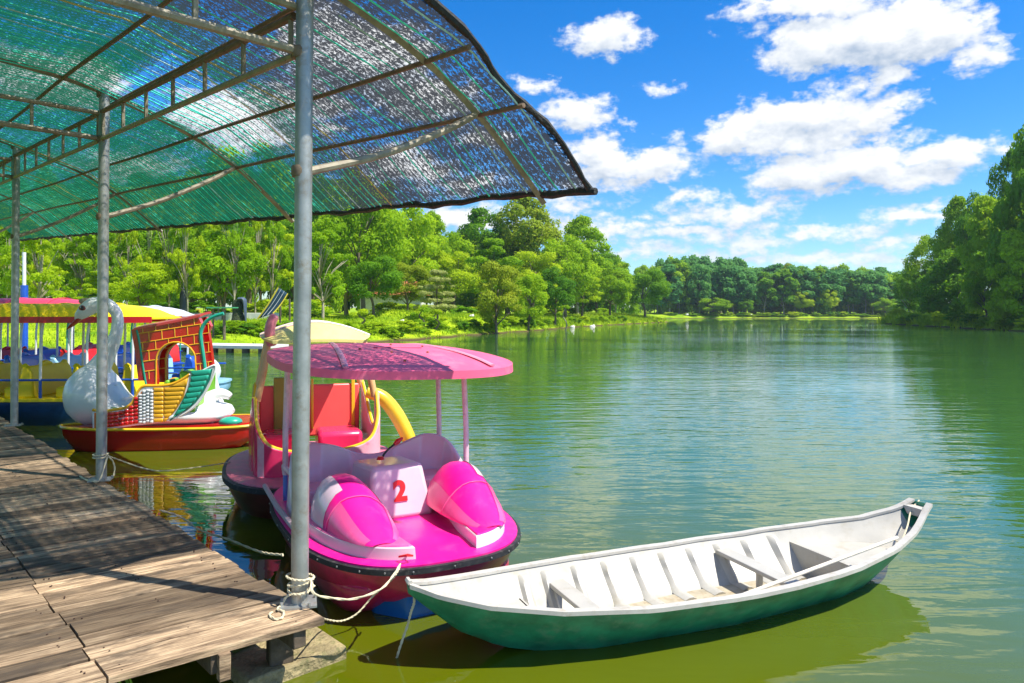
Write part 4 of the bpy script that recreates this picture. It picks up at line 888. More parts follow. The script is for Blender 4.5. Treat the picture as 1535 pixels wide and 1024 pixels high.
# slanting yellow tail on the right, pink crest at the roof's left corner
m = M(); m.tube(crv([(-.62,-.35,1.06),(-.80,-.33,.98),(-.96,-.30,.78),(-1.10,-.28,.50),(-1.14,-.28,.36)], 16), [.07+.02*math.sin(k/16*3.1) for k in range(17)], 12); m.build('tail', YEL, sb)
m = M(); m.tube(crv([(.46,.30,1.66),(.48,.34,1.80),(.46,.36,1.90),(.42,.36,1.97)], 12), [.055-.0005*k for k in range(12)]+[.03], 12); m.build('crest', mat('pink_crest', (.72,.22,.28), .35, dirt=(.5,.05,.08), dirt_amt=.6), sb)

# ------------------------------------------------------------ swan boat
SWW = mat('swan_white', (.80,.80,.79), .35, var=.07, scale=3, coat=.3, dirt=(.62,.42,.36), dirt_amt=.25)
SRED = mat('swan_red', (.50,.008,.01), .25, var=.15, scale=3, coat=.5, dirt=(.35,.01,.01), dirt_amt=.4)
BRICK = mat('brick_red_paint', (.55,.008,.008), .25, var=.2, scale=3, coat=.5)
TEAL = mat('teal_paint', (.02,.36,.24), .35, var=.12, scale=5)
GRN = mat('seat_green', (.16,.42,.02), .35, var=.1, scale=3)
FY = mat('feather_yellow', (.80,.42,.02), .4, var=.12, scale=6)
FW = mat('feather_white', (.62,.64,.66), .6, var=.2, scale=20)
sw = thing('swan_boat', 'white swan pedal boat with a red brick-pattern cabin and coloured wing feathers', 'swan boat', (-5.2, 10.7, 0), math.radians(5.8))
KX, KZ = 1/103., 1/103.
def wx(px): return (px-232)/103.
def wz(py): return 2-(py-468)/103.
def nx_(px): return (px-257)/98.
def nz_(py): return 2-(py-468)/98.
m = None
for sg in (-1,1):
    m = M(); rg = []
    for x, hw_, zt, zb in ((-1.40,.03,.34,.30),(-1.32,.14,.335,.16),(-1.15,.23,.33,.0),(-.8,.29,.32,-.10),(0,.30,.31,-.12),(.8,.28,.31,-.08),(1.15,.22,.315,.02),(1.34,.12,.32,.14),(1.42,.03,.33,.28)):
        rg.append([(x, sg*.36-hw_, zt), (x, sg*.36-hw_*.95, lerp(zt,zb,.6)), (x, sg*.36-hw_*.6, zb), (x, sg*.36+hw_*.6, zb), (x, sg*.36+hw_*.95, lerp(zt,zb,.6)), (x, sg*.36+hw_, zt)])
    m.loft(rg); hl = m.build('hull', SRED, sw, ang=50)
    m = M(); rg = []
    for r in rg_ if False else []: pass
    m.tube([(x, sg*.36-hw_, zt+.008) for x, hw_, zt in ((-1.42,0,.34),(-1.32,.15,.335),(-1.15,.24,.33),(-.8,.30,.32),(0,.31,.31),(.8,.29,.31),(1.15,.23,.315),(1.34,.13,.32),(1.43,0,.33))]+[(x, sg*.36+hw_, zt+.008) for x, hw_, zt in ((1.34,.13,.32),(1.15,.23,.315),(.8,.29,.31),(0,.31,.31),(-.8,.30,.32),(-1.15,.24,.33),(-1.32,.15,.335))], .022, 6, closed=True); m.build('rim', YEL, hl)
m = M(); m.loft([[(x, y, z) for x, y in ((-1.1,-.5),(1.05,-.5),(1.25,-.3),(1.25,.3),(1.05,.5),(-1.1,.5))] for z in (.28,.345)]); m.build('deck', SRED, sw)
m = M(); m.ell((.98,-.38,.37), (.17,.13,.075), 16, 8); m.build('deck_cap', TEAL, sw)
# body
m = M(); rg = []
for x, zc, rz_, ry in ((-1.53,.74,.02,.02),(-1.50,.74,.16,.15),(-1.43,.74,.30,.28),(-1.31,.745,.41,.38),(-1.16,.76,.48,.45),(-1.01,.75,.47,.48),(-.90,.68,.40,.50),(-.79,.56,.29,.52),(-.68,.49,.22,.54),(-.5,.47,.21,.56),(-.25,.46,.20,.56),(.1,.48,.20,.56),(.4,.46,.17,.55),(.65,.46,.16,.50),(.80,.46,.12,.40),(.88,.46,.04,.2)):
    rg.append([(x, ry*math.cos(a), zc+rz_*math.sin(a)) for a in [2*math.pi*k/28 for k in range(28)]])
m.loft(rg); body = m.build('body', SWW, sw)
# neck and head
NP = [(160,606,22),(150,585,30),(148,566,23),(156,547,15.5),(169,524,10.5),(178,500,8.4),(180,476,7.8),(173,462,8.2),(160,455,9.5),(148,457,11.5)]
m = M(); cp = crv([(nx_(a), b, nz_(c)) for (a, c, r), b in zip(NP, [0]*10)], 36); rr = [interp(i, np.linspace(0,36,10), [q[2]/98 for q in NP]) for i in range(37)]
m.tube(cp, rr, 20); m.build('neck', SWW, sw)
m = M(); rg = []
for px, py, r in ((160,457,7),(152,457,11),(144,459,13.2),(136,463,13.8),(129,468,11.5),(123,474,8)):
    rg.append([(nx_(px)+.3*r/98*math.sin(a)*0.2, r/98*.9*math.cos(a), nz_(py)+r/98*math.sin(a)) for a in [2*math.pi*k/18 for k in range(18)]])
m.loft(rg); hd = m.build('head', SWW, sw)
m = M(); rg = []
for px, py, r, ry in ((133,470,9,7),(126,477,8,6.5),(119,484,5.5,5),(113,489,3.2,3.6),(109,493,1.2,1.5)):
    rg.append([(nx_(px)+.35*r/98*math.sin(a), ry/98*math.cos(a), nz_(py)+r/98*math.sin(a)) for a in [2*math.pi*k/14 for k in range(14)]])
m.loft(rg); m.build('beak', mat('beak_red', (.45,.03,.02), .4, dirt=(.7,.2,.03), dirt_amt=.5), hd)
for sg in (-1,1):
    m = M(); m.ell((nx_(136), sg*.112, nz_(462)), (.055,.022,.042), 14, 8); m.build('eye_patch', mat('eye_patch', (.30,.06,.05), .4), hd)
    m = M(); m.ell((nx_(136), sg*.126, nz_(462)), (.03,.016,.028), 12, 8); m.build('eye', mat('eye_black', (.02,.005,.005), .1, coat=1), hd)
    m = M(); m.ell((nx_(134.5), sg*.140, nz_(460.5)), (.007,.005,.007), 8, 6); m.build('glint', SWW, hd)
m = M(); m.ell((nx_(136), 0, nz_(452)), (.11,.075,.05), 14, 8); m.build('brow', mat('brow_tan', (.42,.30,.20), .5), hd)
# wings on both sides: panel, trim and feathers
rimc = [(140,613),(155,615),(175,612.5),(187,610),(196,603),(202,591),(211,579),(228,578),(248,577),(264,571),(278,562),(290,560),(303,553),(316,549)]
botc = [(309,572),(299,592),(288,607),(276,617),(262,625),(250,631),(225,635),(202,637),(178,640),(155,643),(140,643)]
def pill(m, q, y, bulge, sg):
    """cushion-shaped plate on the wing side; q = four (x, z)"""
    c = (sum(a[0] for a in q)/4, sum(a[1] for a in q)/4); k = lambda f: [(c[0]+(a-c[0])*f, c[1]+(b-c[1])*f) for a, b in q]
    r = [[(a, y, b) for a, b in k(1.0)], [(a, y+sg*bulge*.7, b) for a, b in k(.93)], [(a, y+sg*bulge, b) for a, b in k(.6)]]
    m.loft(r)
def bry(x): return .53+.03*math.cos(x*1.2)
for sg in (-1,1):
    poly = [(wx(a), wz(b)) for a, b in (rimc+botc if sg < 0 else rimc[:11]+botc[2:])]; Y0 = sg*.52
    m = M(); m.loft([[(x, sg*.47, z) for x, z in poly], [(x, sg*.545, z) for x, z in poly]]); wing = m.build('wing', SWW, sw, smooth=False, bevel=.008)
    m = M(); m.tube([(wx(a), sg*.535, wz(b)) for a, b in crv([(a, b, 0) for a, b in rimc[:11]], 30) for _ in (0,)] if False else [(wx(p_.x), sg*.535, wz(p_.y)) for p_ in crv([(a, b, 0) for a, b in rimc[:11]], 34)], .022, 8); m.build('wing_trim', FY, wing)
    m = M(); m.tube([(wx(p_.x), sg*.54, wz(p_.y)) for p_ in crv([(a, b, 0) for a, b in (rimc[10:]+botc[:6] if sg < 0 else rimc[10:11]+botc[2:6])], 30)], .016, 8); m.build('wing_edge', SWW, wing)
    YF = sg*.551
    def F(name, mt, q, b=.016): mm = M(); pill(mm, [(wx(a), wz(c)) for a, c in q], YF, b, sg); return mm.build(name, mt, wing, ang=80)
    rimy = lambda px: interp(px, [a for a, b in rimc], [b for a, b in rimc]); boty = lambda px: interp(px, [a for a, b in reversed(botc)], [b for a, b in reversed(botc)])
    if sg < 0:
        def under(poly, mt): mm = M(); mm.loft([[(wx(a), -.54, wz(b)) for a, b in poly], [(wx(a), -.5515, wz(b)) for a, b in poly]]); mm.build('feather_bed', mt, wing, smooth=False)
        under([(143,640),(155,640),(178,637.5),(204,634),(212,584),(205,592),(196,607),(187,614),(175,616),(143,617)], mat('scale_grout', (.60,.16,.02), .5))
        under([(226,632),(247,629),(260,613),(270,596),(277,565),(262,573),(248,580),(226,581)], mat('dark_yellow', (.50,.24,.01), .5))
        under([(252,629),(262,622),(276,614),(288,603),(299,588),(308,570),(312,553),(302,556),(283,564),(278,578),(270,596),(262,612)], mat('dark_teal', (.01,.20,.14), .5))
        for c in range(8):
            x0 = 150+c*7; x1 = x0+6.2
            top = rimy(x0+3)+3.5; bt = boty(x0+3)-3; nrow = max(3, int(round((bt-top)/5.6)))
            for r in range(nrow):
                a, b = lerp(top, bt, r/nrow), lerp(top, bt, (r+.88)/nrow); F('red_scale', BRICK, [(x0, b), (x1, b), (x1+.8, a), (x0+.8, a)], .02)
        for c in range(4):
            x0 = 206+c*5.2; x1 = x0+4.8; top = rimy(x0)+4; bt = boty(x0)-2.5; nrow = 10
            for r in range(nrow): a, b = lerp(top, bt, (r+.3*(c % 2))/nrow), lerp(top, bt, (r+.85+.3*(c % 2))/nrow); F('white_scale', FW, [(x0, b), (x1, b), (x1+.5, a), (x0+.5, a)], .028)
        yr = lambda py: interp(py, [562,570,585,600,615,630,633], [278,277,273,267,259,248,245]); tl_ = lambda py: interp(py, [562,570,585,600,615,630], [281,280,276,270,262,251]); tr_ = lambda py: interp(py, [553,565,575,590,605,617,625,631], [314,310,306,299,288,275,262,251])
        for r in range(8):
            a, b = lerp(581, 633, r/8), lerp(581, 633, (r+.9)/8); mx0 = 227; xe = yr((a+b)/2)-2; mid = 241
            F('yellow_feather', FY, [(mx0, b), (mid, b), (mid, a), (mx0, a)])
            if xe > mid+3: F('yellow_feather', FY, [(mid+1, b), (yr(b)-2, b), (yr(a)-2, a-1), (mid+1, a)])
        F('yellow_feather', FY, [(250,579.5),(274,579.5),(276,567),(262,574)])
        for r in range(9):
            a, b = lerp(556, 631, r/9), lerp(556, 631, (r+.9)/9); F('teal_feather', TEAL, [(tl_(b), b+1), (tr_(b)-3, b-1), (tr_(a)-3, a-2.5), (tl_(a), a)], .02)
    else:
        for c, mt in ((172, BRICK), (214, FW), (246, FY)): F('feather_panel', mt, [(c-17,635),(c+14,633),(c+14,rimy(c)+6),(c-17,rimy(c-14)+6)])
        pass
# cockpit tub, seats, tail
m = M(); rg = []
for x, w_, zt in ((-.72,.44,.62),(-.5,.5,.60),(-.25,.5,.66),(-.05,.5,.88),(.2,.5,.97),(.5,.48,1.06)):
    rg.append([(x, -w_, .42), (x, w_, .42), (x, w_, zt), (x, w_-.05, zt), (x, w_-.06, .50), (x, -w_+.06, .50), (x, -w_+.05, zt), (x, -w_, zt)])
m.loft(rg); m.build('cockpit', GRN, sw, ang=50)
m = M(); m.loft([[(x, y, z) for x, z in ((-.18,.50),(-.42,.56),(-.36,.64),(-.12,.62),(.05,1.0),(.12,1.0),(.02,.5))] for y in (-.4,.4)]); m.build('seat', GRN, sw, bevel=.03)
m = M(); m.loft([[(x, y, z) for x, z in ((.28,.6),(.25,1.12),(.32,1.14),(.5,1.06),(.52,.6))] for y in (-.42,.42)]); m.build('rear_seat', GRN, sw, bevel=.03)
TP = [(262,636,20),(280,628,22),(297,614,18),(308,602,13),(318,594,9.5),(328,591,8),(337,593,6.5),(342,596,5)]
m = M(); m.tube(crv([(nx_(a), 0, nz_(b)) for a, b, c in TP], 28), [interp(i, np.linspace(0,28,8), [q[2]/98 for q in TP]) for i in range(29)], 18); m.build('tail', SWW, sw)
m = M(); m.loft([[(wx(a), y, wz(b)) for a, b in ((258,648),(305,648),(305,622),(300,608),(280,612),(262,625))] for y in (-.32,.32)]); m.build('tail_base', SWW, sw, bevel=.02)
# cabin: brick panel with an arched opening, on both sides, joined by the roof
OUT = [(214,577),(209,545),(205,515),(202,493),(232,487),(262,481),(292,474.5),(296,490),(292,500),(296,530),(300,560)]
def archp(n=12, cx=257, w=28.5, y0=541, h=28, yb=577):
    return [(cx-w, yb), (cx-w, y0)]+[(cx-w*math.cos(t), y0-h*math.sin(t)) for t in np.linspace(0, math.pi, n+2)[1:-1]]+[(cx+w*.98, y0), (cx+w+1, 562)]
AR = archp()
for y0, y1 in ((-.50,-.38),(-.14,-.03)):
    m = M(); o = OUT; a = AR; outer = [(214,577),(211,558),(207,530),(203,500),(202,493),(217,490),(232,487),(247,484),(262,481),(276,478),(289,475.2),(296,490),(292,500),(294.5,515),(297,538),(300,560)]
    # pair each outer point with an arch point
    k = len(outer); ap = [a[min(len(a)-1, int(round(i*(len(a)-1)/(k-1))))] for i in range(k)]
    ap = []
    for i in range(k):
        t_ = i/(k-1)*(len(a)-1); j = min(int(t_), len(a)-2); f_ = t_-j; ap.append((lerp(a[j][0], a[j+1][0], f_), lerp(a[j][1], a[j+1][1], f_)))
    ring = []
    for i in range(k):
        O_, I_ = outer[i], ap[i]; ring.append([(wx(O_[0]), y0, wz(O_[1])), (wx(O_[0]), y1, wz(O_[1])), (wx(I_[0]), y1, wz(I_[1])), (wx(I_[0]), y0, wz(I_[1]))])
    m.loft(ring); pan = m.build('cabin_panel', BRICK, sw, smooth=False)
    sgn = -1 if y0 < 0 else 1; yf = y0 if y0 < 0 else y1
    def strip(p, q, r=.007, mt=FY, nm='mortar_line'):
        mm = M(); mm.tube([(wx(p[0]), yf, wz(p[1])), (wx(q[0]), yf, wz(q[1]))], r, 5); mm.build(nm, mt, pan)
    if y0 < 0:
        lx = lambda py: interp(py, [493,500,530,558,577], [203,204,208,211.5,214.5]); rx = lambda py: interp(py, [475,490,500,515,538,560], [291,295,292,294,296.5,299.5])
        inarch = lambda x, y: (257-28.5 < x < 286) and (y > 541-28*math.sqrt(max(0, 1-((x-257)/28.5)**2)))
        rows = [(500,486),(514,500.5),(527,515),(542,530),(557,545),(570,560)]
        def cl(p, q):
            n_ = 24; run = None
            for i in range(n_+1):
                x, y = lerp(p[0], q[0], i/n_), lerp(p[1], q[1], i/n_); ok = not inarch(x, y)
                if ok and run is None: run = (x, y)
                if (not ok or i == n_) and run is not None:
                    if abs(x-run[0])+abs(y-run[1]) > 2.5: strip(run, (x, y))
                    run = None
        for yl, yr_ in rows[:-1]: cl((lx(yl), yl), (rx(yr_), yr_))
        allr = [(493,475)]+rows
        for r in range(len(allr)-1):
            for c in range(7):
                x = 209+c*18.5+(9 if r % 2 else 0)
                if x > 292: continue
                t_ = (x-203)/92; ya, yb = lerp(allr[r][0], allr[r][1], t_), lerp(allr[r+1][0], allr[r+1][1], t_); cl((x, ya), (x+.7, yb))
        mm = M(); mm.tube([(wx(p_[0]), yf, wz(p_[1])) for p_ in AR], .012, 8); mm.build('arch_trim', FY, pan)
    mm = M(); mm.tube([(wx(p_.x), yf*.985, wz(p_.y)) for p_ in crv([(a, b, 0) for a, b in ((214,577),(209,545),(205,515),(201,496),(198,492))], 14)], .018, 8); mm.build('front_edging', TEAL, pan)
    if y0 > -.3: continue
    mm = M(); mm.tube([(wx(p_.x), yf*.985, wz(p_.y)) for p_ in crv([(a, b, 0) for a, b in ((300,560),(296,530),(292.5,500),(299,484))+(((311,475),(326,470)) if y0 < 0 else ((300,478),))], 20)], .026, 8); mm.build('rear_edging', TEAL, pan)
m = M(); rg = []
for px, py in ((197,492),(203,490.5),(232,485),(262,479),(292,472),(306,470),(326,468)):
    rg.append([(wx(px), y, wz(py)+.05*math.cos(y*3)) for y in np.linspace(-.52,.0,9)]+[(wx(px)+.0, y, wz(py)-.035+.05*math.cos(y*3)) for y in np.linspace(.0,-.52,9)])
m.loft(rg[:5]); m.build('cabin_roof', mat('roof_red', (.62,.05,.06), .3, coat=.4), sw, ang=50)
mm = M(); mm.loft([[(wx(a), y, wz(b)) for a, b in ((203,570),(197,520),(193,494),(199,493),(204,520),(210,570))] for y in (-.50,-.40)]); mm.build('cabin_front_rib', SRED, sw, smooth=False)
# ------------------------------------------------------------ pedal boats with long roofs behind the swan
LBL = mat('light_blue_gelcoat', (.30,.55,.72), .35, var=.1, scale=3, coat=.3); DBL = mat('royal_blue', (.01,.08,.45), .3, var=.15, scale=3, coat=.4)
BRY = mat('bright_yellow', (.85,.62,.0), .5, var=.08, scale=3, coat=.0, dirt=(.7,.4,.0), dirt_amt=.3); NAVY = mat('navy_hull', (.01,.05,.13), .3, var=.3, coat=.4)
PWH = mat('white_tube', (.72,.72,.72), .3, var=.1); RRED = mat('roof_edge_red', (.55,.01,.02), .35, var=.1)
def longboat(loc, rz, L_, W_, label, hull, trim, seat, seat2, roof, edge, ztop=2.08, zr=1.86, spacing=.62, seats=4, post=PWH, foot=DBL, dome=None, y_rail=True, name='roofed_pedal_boat', roofL=None, head=None, roofend=1.0):
    t = thing(name, label, 'pedal boat', loc, rz); hl = L_/2
    def O3(g=0, k=1): return [(x*k, y*k) for x, y in [(yy, xx) for xx, yy in outline(40, W_/2, -hl, hl, .55, .8, g)]]
    m = M(); m.loft([[(x*k, y*k, z) for x, y in O3()] for z, k in ((-.1,.86),(.1,.95),(.3,1),(.42,1))]); m.build('hull', hull, t)
    m = M(); m.loft([[(x,y,.42) for x,y in O3()], [(x,y,.43) for x,y in O3(.03)], [(x,y,.475) for x,y in O3(.03)], [(x,y,.48) for x,y in O3(-.03)]]); m.build('deck', trim, t, ang=25)
    rl = (roofL or L_)/2
    for i in range(seats):
        x = lerp(-hl*.72, hl*.72, i/(seats-1)); mt = seat if i % 2 == 0 else seat2
        m = M(); m.loft([[(x+a, y, z) for a, z in ((-.26,.47),(-.26,.66),(-.02,.70),(.04,1.02),(.14,1.05),(.22,.92),(.26,.47))] for y in np.linspace(-W_/2+.12, W_/2-.12, 2)]); m.build('seat', mt, t, bevel=.04)
        m = M(); m.tube([(x+.09, y_, 1.0+.07*math.cos(y_*9)) for y_ in np.linspace(-W_/2+.14, W_/2-.14, 16)], .05, 8); m.build('backrest', mt, t)
    for x in np.linspace(-rl*.86, rl*.86, int(round(2*rl*.86/spacing))+1):
        for sg in (-1,1):
            m = M(); m.tube([(x, sg*(W_/2-.08), .75), (x+.01, sg*(W_/2-.08), 1.5), (x+.04, sg*(W_/2-.12), zr+.02)], .024, 8); p_ = m.build('post', post, t)
            m = M(); m.tube([(x, sg*(W_/2-.08), .46), (x, sg*(W_/2-.08), .8)], .026, 8); m.build('post_foot', foot, p_)
    for sg in (-1,1):
        m = M(); m.tube([(-hl*.9, sg*(W_/2-.08), .80), (hl*.9, sg*(W_/2-.08), .80)], .02, 8); m.build('side_rail', foot, t)
    # long roof, vaulted, dropping at its ends
    m = M(); rg = []; nn = 18
    for i in range(nn+1):
        x = lerp(-rl, rl, i/nn); e = max(0, 1-(abs(x)/rl)**5)**.6
        rg.append([(x, y*(W_/2+.06)*(.8+.2*e), zr+(ztop-zr)*e*(1-abs(y)**2.4)) for y in np.linspace(-1,1,13)]+[(x, y*(W_/2+.04)*(.8+.2*e), zr-.03+(ztop-zr)*e*(1-abs(y)**2.4)) for y in np.linspace(1,-1,13)])
    m.loft(rg); rf_ = m.build('roof', roof, t, ang=50)
    for sg in (-1,1):
        m = M(); m.loft([[(x, sg*(W_/2+.065)*(.8+.2*max(0,1-(abs(x)/rl)**5)**.6), z) for z in (zr-.09, zr+.02)]+[(x, sg*(W_/2+.045)*(.8+.2*max(0,1-(abs(x)/rl)**5)**.6), z) for z in (zr+.02, zr-.09)] for x in np.linspace(-rl, rl, 22)]); m.build('roof_edge', edge, rf_)
    for x in np.linspace(-rl*.6, rl*.6, 4): m = M(); m.tube([(x, y*(W_/2+.05), zr+.006+(ztop-zr)*(1-abs(y)**2.4)) for y in np.linspace(-1,1,11)], .010, 5); m.build('roof_seam', roof, rf_)
    if dome:
        m = M(); m.ell((hl*.82, -W_*.12, .68), (.36,.4,.34), 20, 12); m.build('bow_dome', dome, t)
    return t
longboat((-8.75, 13.0, 0), math.radians(3), 4.9, 1.5, 'navy-hulled pedal boat with yellow seats under a long yellow roof with a red edge', NAVY, BRY, BRY, BRY, BRY, RRED, ztop=2.16, zr=1.90, spacing=.72, seats=5, roofL=4.6)
longboat((-9.0, 15.6, 0), math.radians(4), 5.2, 1.5, 'light blue and white pedal boat with a domed end behind the yellow one', LBL, LBL, DBL, LBL, mat('white_roof', (.62,.63,.66), .4), PINK, ztop=2.14, zr=1.93, spacing=.9, seats=5, dome=PALEP and SWW, roofL=3.4)
longboat((-13.2, 18.2, 0), math.radians(-4), 5.4, 1.5, 'blue pedal boat with red seats and a pink-red roof, farthest at the left', DBL, DBL, REDP, DBL, mat('pinkred_roof', (.72,.05,.10), .4), RRED, ztop=2.36, zr=2.08, spacing=.9, seats=5)
longboat((-11.6, 21.0, 0), math.radians(2), 3.2, 1.3, 'small blue pedal boat with red seats and teal posts beyond the light blue one', DBL, DBL, REDP, DBL, mat('faded_red_roof', (.62,.12,.12), .5), RRED, ztop=1.98, zr=1.84, spacing=.9, seats=3, post=TEAL)

# ------------------------------------------------------------ ropes
def rope(name, pts, r, label, n=40, group=None):
    m = M(); pc = crv(pts, n); a, b = [], []
    # two strands twisted
    for i, p_ in enumerate(pc):
        t_ = (pc[min(i+1,n)]-pc[max(i-1,0)]).normalized(); s_ = t_.cross(V(0,0,1)); s_ = s_.normalized() if s_.length > .01 else V(1,0,0); w_ = t_.cross(s_); an = i*1.3
        o = (s_*math.cos(an)+w_*math.sin(an))*r*.5; a.append(p_+o); b.append(p_-o)
    m.tube(a, r*.75, 6); m.tube(b, r*.75, 6); o = m.build(name, ROPE, None); tag(o, label, 'rope', group); return o
P1 = P0+V(.01,0,0)
coil = []
for k in range(3):
    for a in np.linspace(0, 2*math.pi, 14, endpoint=False): coil.append(P1+V(.064*math.cos(a)*(1+.12*(k == 2)), .064*math.sin(a)*(1+.12*(k == 2)), DZ+.09+.03*k+.012*math.sin(a+k*2)))
rope('rope', [at(408,918,.41), at(404,922,.41), at(412,928,.41), at(423,926,.41), at(425,917,.41), at(416,913,.41), at(424,905,.42), at(432,893,.46)]+coil+[at(470,890,.50), at(500,897,.44), at(530,898,.42), at(570,884,.44), at(590,862,.46), at(600,846,.47)], .0062, 'cream mooring rope wound round the near post and tied to the pink boat', 190)
rope('rope', [at(600,850,.44), at(588,868,.38), at(560,893,.22), at(535,920,.12), at(512,931,.10), at(490,929,.16), at(480,925,.34)], .005, 'slack lower rope from the pink boat back to the dock corner', 60)
rope('rope', [at(616,878,.43), at(621,900,.35), at(616,918,.28), at(610,940,.18), at(598,975,.05), at(590,1005,-.1), at(584,1024,-.2)], .007, 'rope hanging from the left tip of the white rowing boat into the water', 50)
P2 = P0+PD*3.95
c2 = []
for k in range(2):
    for a in np.linspace(0, 2*math.pi, 12, endpoint=False): c2.append(P2+V(.062*math.cos(a), .062*math.sin(a), DZ+.22+.025*k))
rope('rope', [at(120,714,.41), at(128,719,.41), at(140,722,.41), at(150,719,.43)]+c2+[at(160,684,.62), at(168,690,.56), at(172,702,.48), at(170,714,.42)], .007, 'pale rope knotted round the second post with a loose end on the planks', 80)
rope('rope', [at(160,683,.62), at(185,692,.50), at(215,702,.42), at(245,706,.38), at(300,700,.36), at(345,693,.36)], .006, 'thin pale rope running from the second post over the water to the right', 40)
rope('rope', [at(240,765,.36), at(270,775,.25), at(300,795,.16), at(340,808,.14), at(380,824,.22), at(402,830,.30), at(424,832,.37)], .008, 'dark wet rope from the dock edge to the left side of the pink boat', 40)
# ------------------------------------------------------------ things in the park
def gz(x, y): return float(gh(x, y))
def pat(px, Y): x = (px-767.5)*Y/1050; return x, Y, gz(x, Y)
CW = mat('white_concrete', (.62,.60,.54), .8, var=.15, scale=3, bump=.2, bscale=10)
# floating platform at the grassy shore
pf = thing('jetty', 'low pale jetty lying along the grassy shore behind the swan boat', 'jetty'); a, b = at(200,516,.36), at(393,519,.36)
d_ = (b-a).normalized(); nn = V(-d_.y, d_.x, 0)
m = M(); m.loft([[a+V(0,0,-.14), b+V(0,0,-.14), b+nn*2.2+V(0,0,-.14), a+nn*2.2+V(0,0,-.14)], [a, b, b+nn*2.2, a+nn*2.2]]); m.build('slab', CW, pf, smooth=False)
for t_ in np.linspace(.02,.98,9):
    p_ = a.lerp(b, t_)+nn*.2; m = M(); m.box((p_.x, p_.y, .0), (.28,.3,.44)); m.build('float', DARKWOOD, pf)
# striped blue hammock slide
hm = thing('hammock', 'slanting blue striped hammock net on the lawn left of the near post', 'hammock'); Yh = 43.5
c = [atY(386,478,Yh), atY(409,470,Yh+.6), atY(431,440,Yh+1.2), atY(417,431,Yh+.3)]
m = M(); n = 12
G = [[(c[0].lerp(c[3], i/n)).lerp(c[1].lerp(c[2], i/n), j/6)+V(0,0,-.10*math.sin(math.pi*i/n)) for j in range(7)] for i in range(n+1)]
m.add([p_ for r in G for p_ in r], [(i*7+j, i*7+j+1, (i+1)*7+j+1, (i+1)*7+j) for i in range(n) for j in range(6)]); m.build('net', mat('blue_hammock', (.012,.05,.09), .7, var=.3, scale=4), hm, solid=.03)
for j in (2,4): m = M(); m.tube([G[i][j]+V(0,-.04,.03) for i in range(n+1)], .018, 5); m.build('stripe', mat('white_stripe', (.6,.6,.6), .7), hm)
for j in (0,6): m = M(); m.tube([G[i][j] for i in range(n+1)], .05, 6); m.build('edge_rope', mat('yellow_rope', (.55,.45,.03), .7), hm)
for k, (px, py) in enumerate(((417,431),(431,440))):
    x, y, z = pat(px+3, Yh+1.5); m = M(); m.tube([(x, y, z-.1), (x, y, z+2.0)], .07, 8); m.build('hammock_post', DARKWOOD, hm)
# dark topiary stump
st = thing('topiary_stump', 'dark leafy stump with a blue-grey hollow board left of the hammock', 'topiary'); x, y, z = pat(357, 42.6)
m = M(); m.loft([[(x+r*math.cos(a)*(1+.15*math.sin(3*a+k)), y+r*math.sin(a), z-.05+h) for a in np.linspace(0,6.283,14,endpoint=False)] for k, (h, r) in enumerate(((0,.55),(.4,.5),(.8,.36),(1.2,.28),(1.6,.34),(1.9,.2)))]); m.build('stump', mat('dark_ivy', (.035,.05,.015), .9, var=.6, scale=8, bump=1, bscale=14, bdist=.1), st)
m = M(); m.tube(crv([(x+.1,y-.2,z+1.9),(x+.45,y-.2,z+1.85),(x+.5,y-.2,z+1.2),(x+.55,y-.2,z+.5)], 12), [.2,.22,.24,.25,.25,.24,.22,.2,.18,.15,.12,.09,.06], 8, sq=.4); m.build('board', mat('slate_board', (.06,.09,.13), .6), st)
# bird table with green top
bt = thing('bird_table', 'green topped bird table on one wooden post at the water edge', 'table'); x, y, z = pat(336, 39.6)
m = M(); m.tube([(x,y,z-.2),(x,y,z+1.75)], .085, 8); m.build('post', BARK, bt)
m = M(); m.box((x-.1, y, z+1.8), (1.5,.8,.07)); m.build('top', mat('green_board', (.05,.28,.12), .5), bt, bevel=.01)
m = M(); m.tube([(x-.75,y+.3,z-.2),(x-.75,y+.3,z+1.75)], .06, 8); m.build('post', BARK, bt)
# white planter block
x, y, z = pat(255, 44); m = M(); m.box((x, y, z+.2), (.75,.5,.5)); 
for k in range(5): m.tube([(x-.3+.15*k, y, z+.4), (x-.3+.15*k, y, z+.55)], .05, 6)
tag(m.build('stone_block', CW, None, bevel=.03), 'white notched stone block on the lawn right of the yellow roof', 'stone block')
# blue and white pole
pl_ = thing('striped_pole', 'tall white pole with a royal blue lower half at the left', 'pole'); x, y, z = pat(36, 34.)
z = 1.0
m = M(); m.tube([(x,34,z-1.0),(x,34,4.9)], .085, 10); m.build('pole', PWH, pl_)
m = M(); m.tube([(x,34,z-.8),(x,34,3.3)], .17, 10); m.build('sleeve', DBL, pl_)
# thin lamp post and grey cylinder
lp = thing('lamp_post', 'thin grey lamp post with a dark bollard-shaped foot right of the lime trees', 'lamp post'); x, y, z = pat(275, 52)
m = M(); m.tube([(x,y,z),(x,y,z+8.5)], .05, 8); m.build('shaft', STEEL, lp)
m = M(); m.tube([(x,y,z-.1),(x,y,z+1.9),(x,y,z+2.35)], [.27,.27,.03], 12); m.build('foot', mat('dark_foot', (.05,.055,.07), .5), lp)
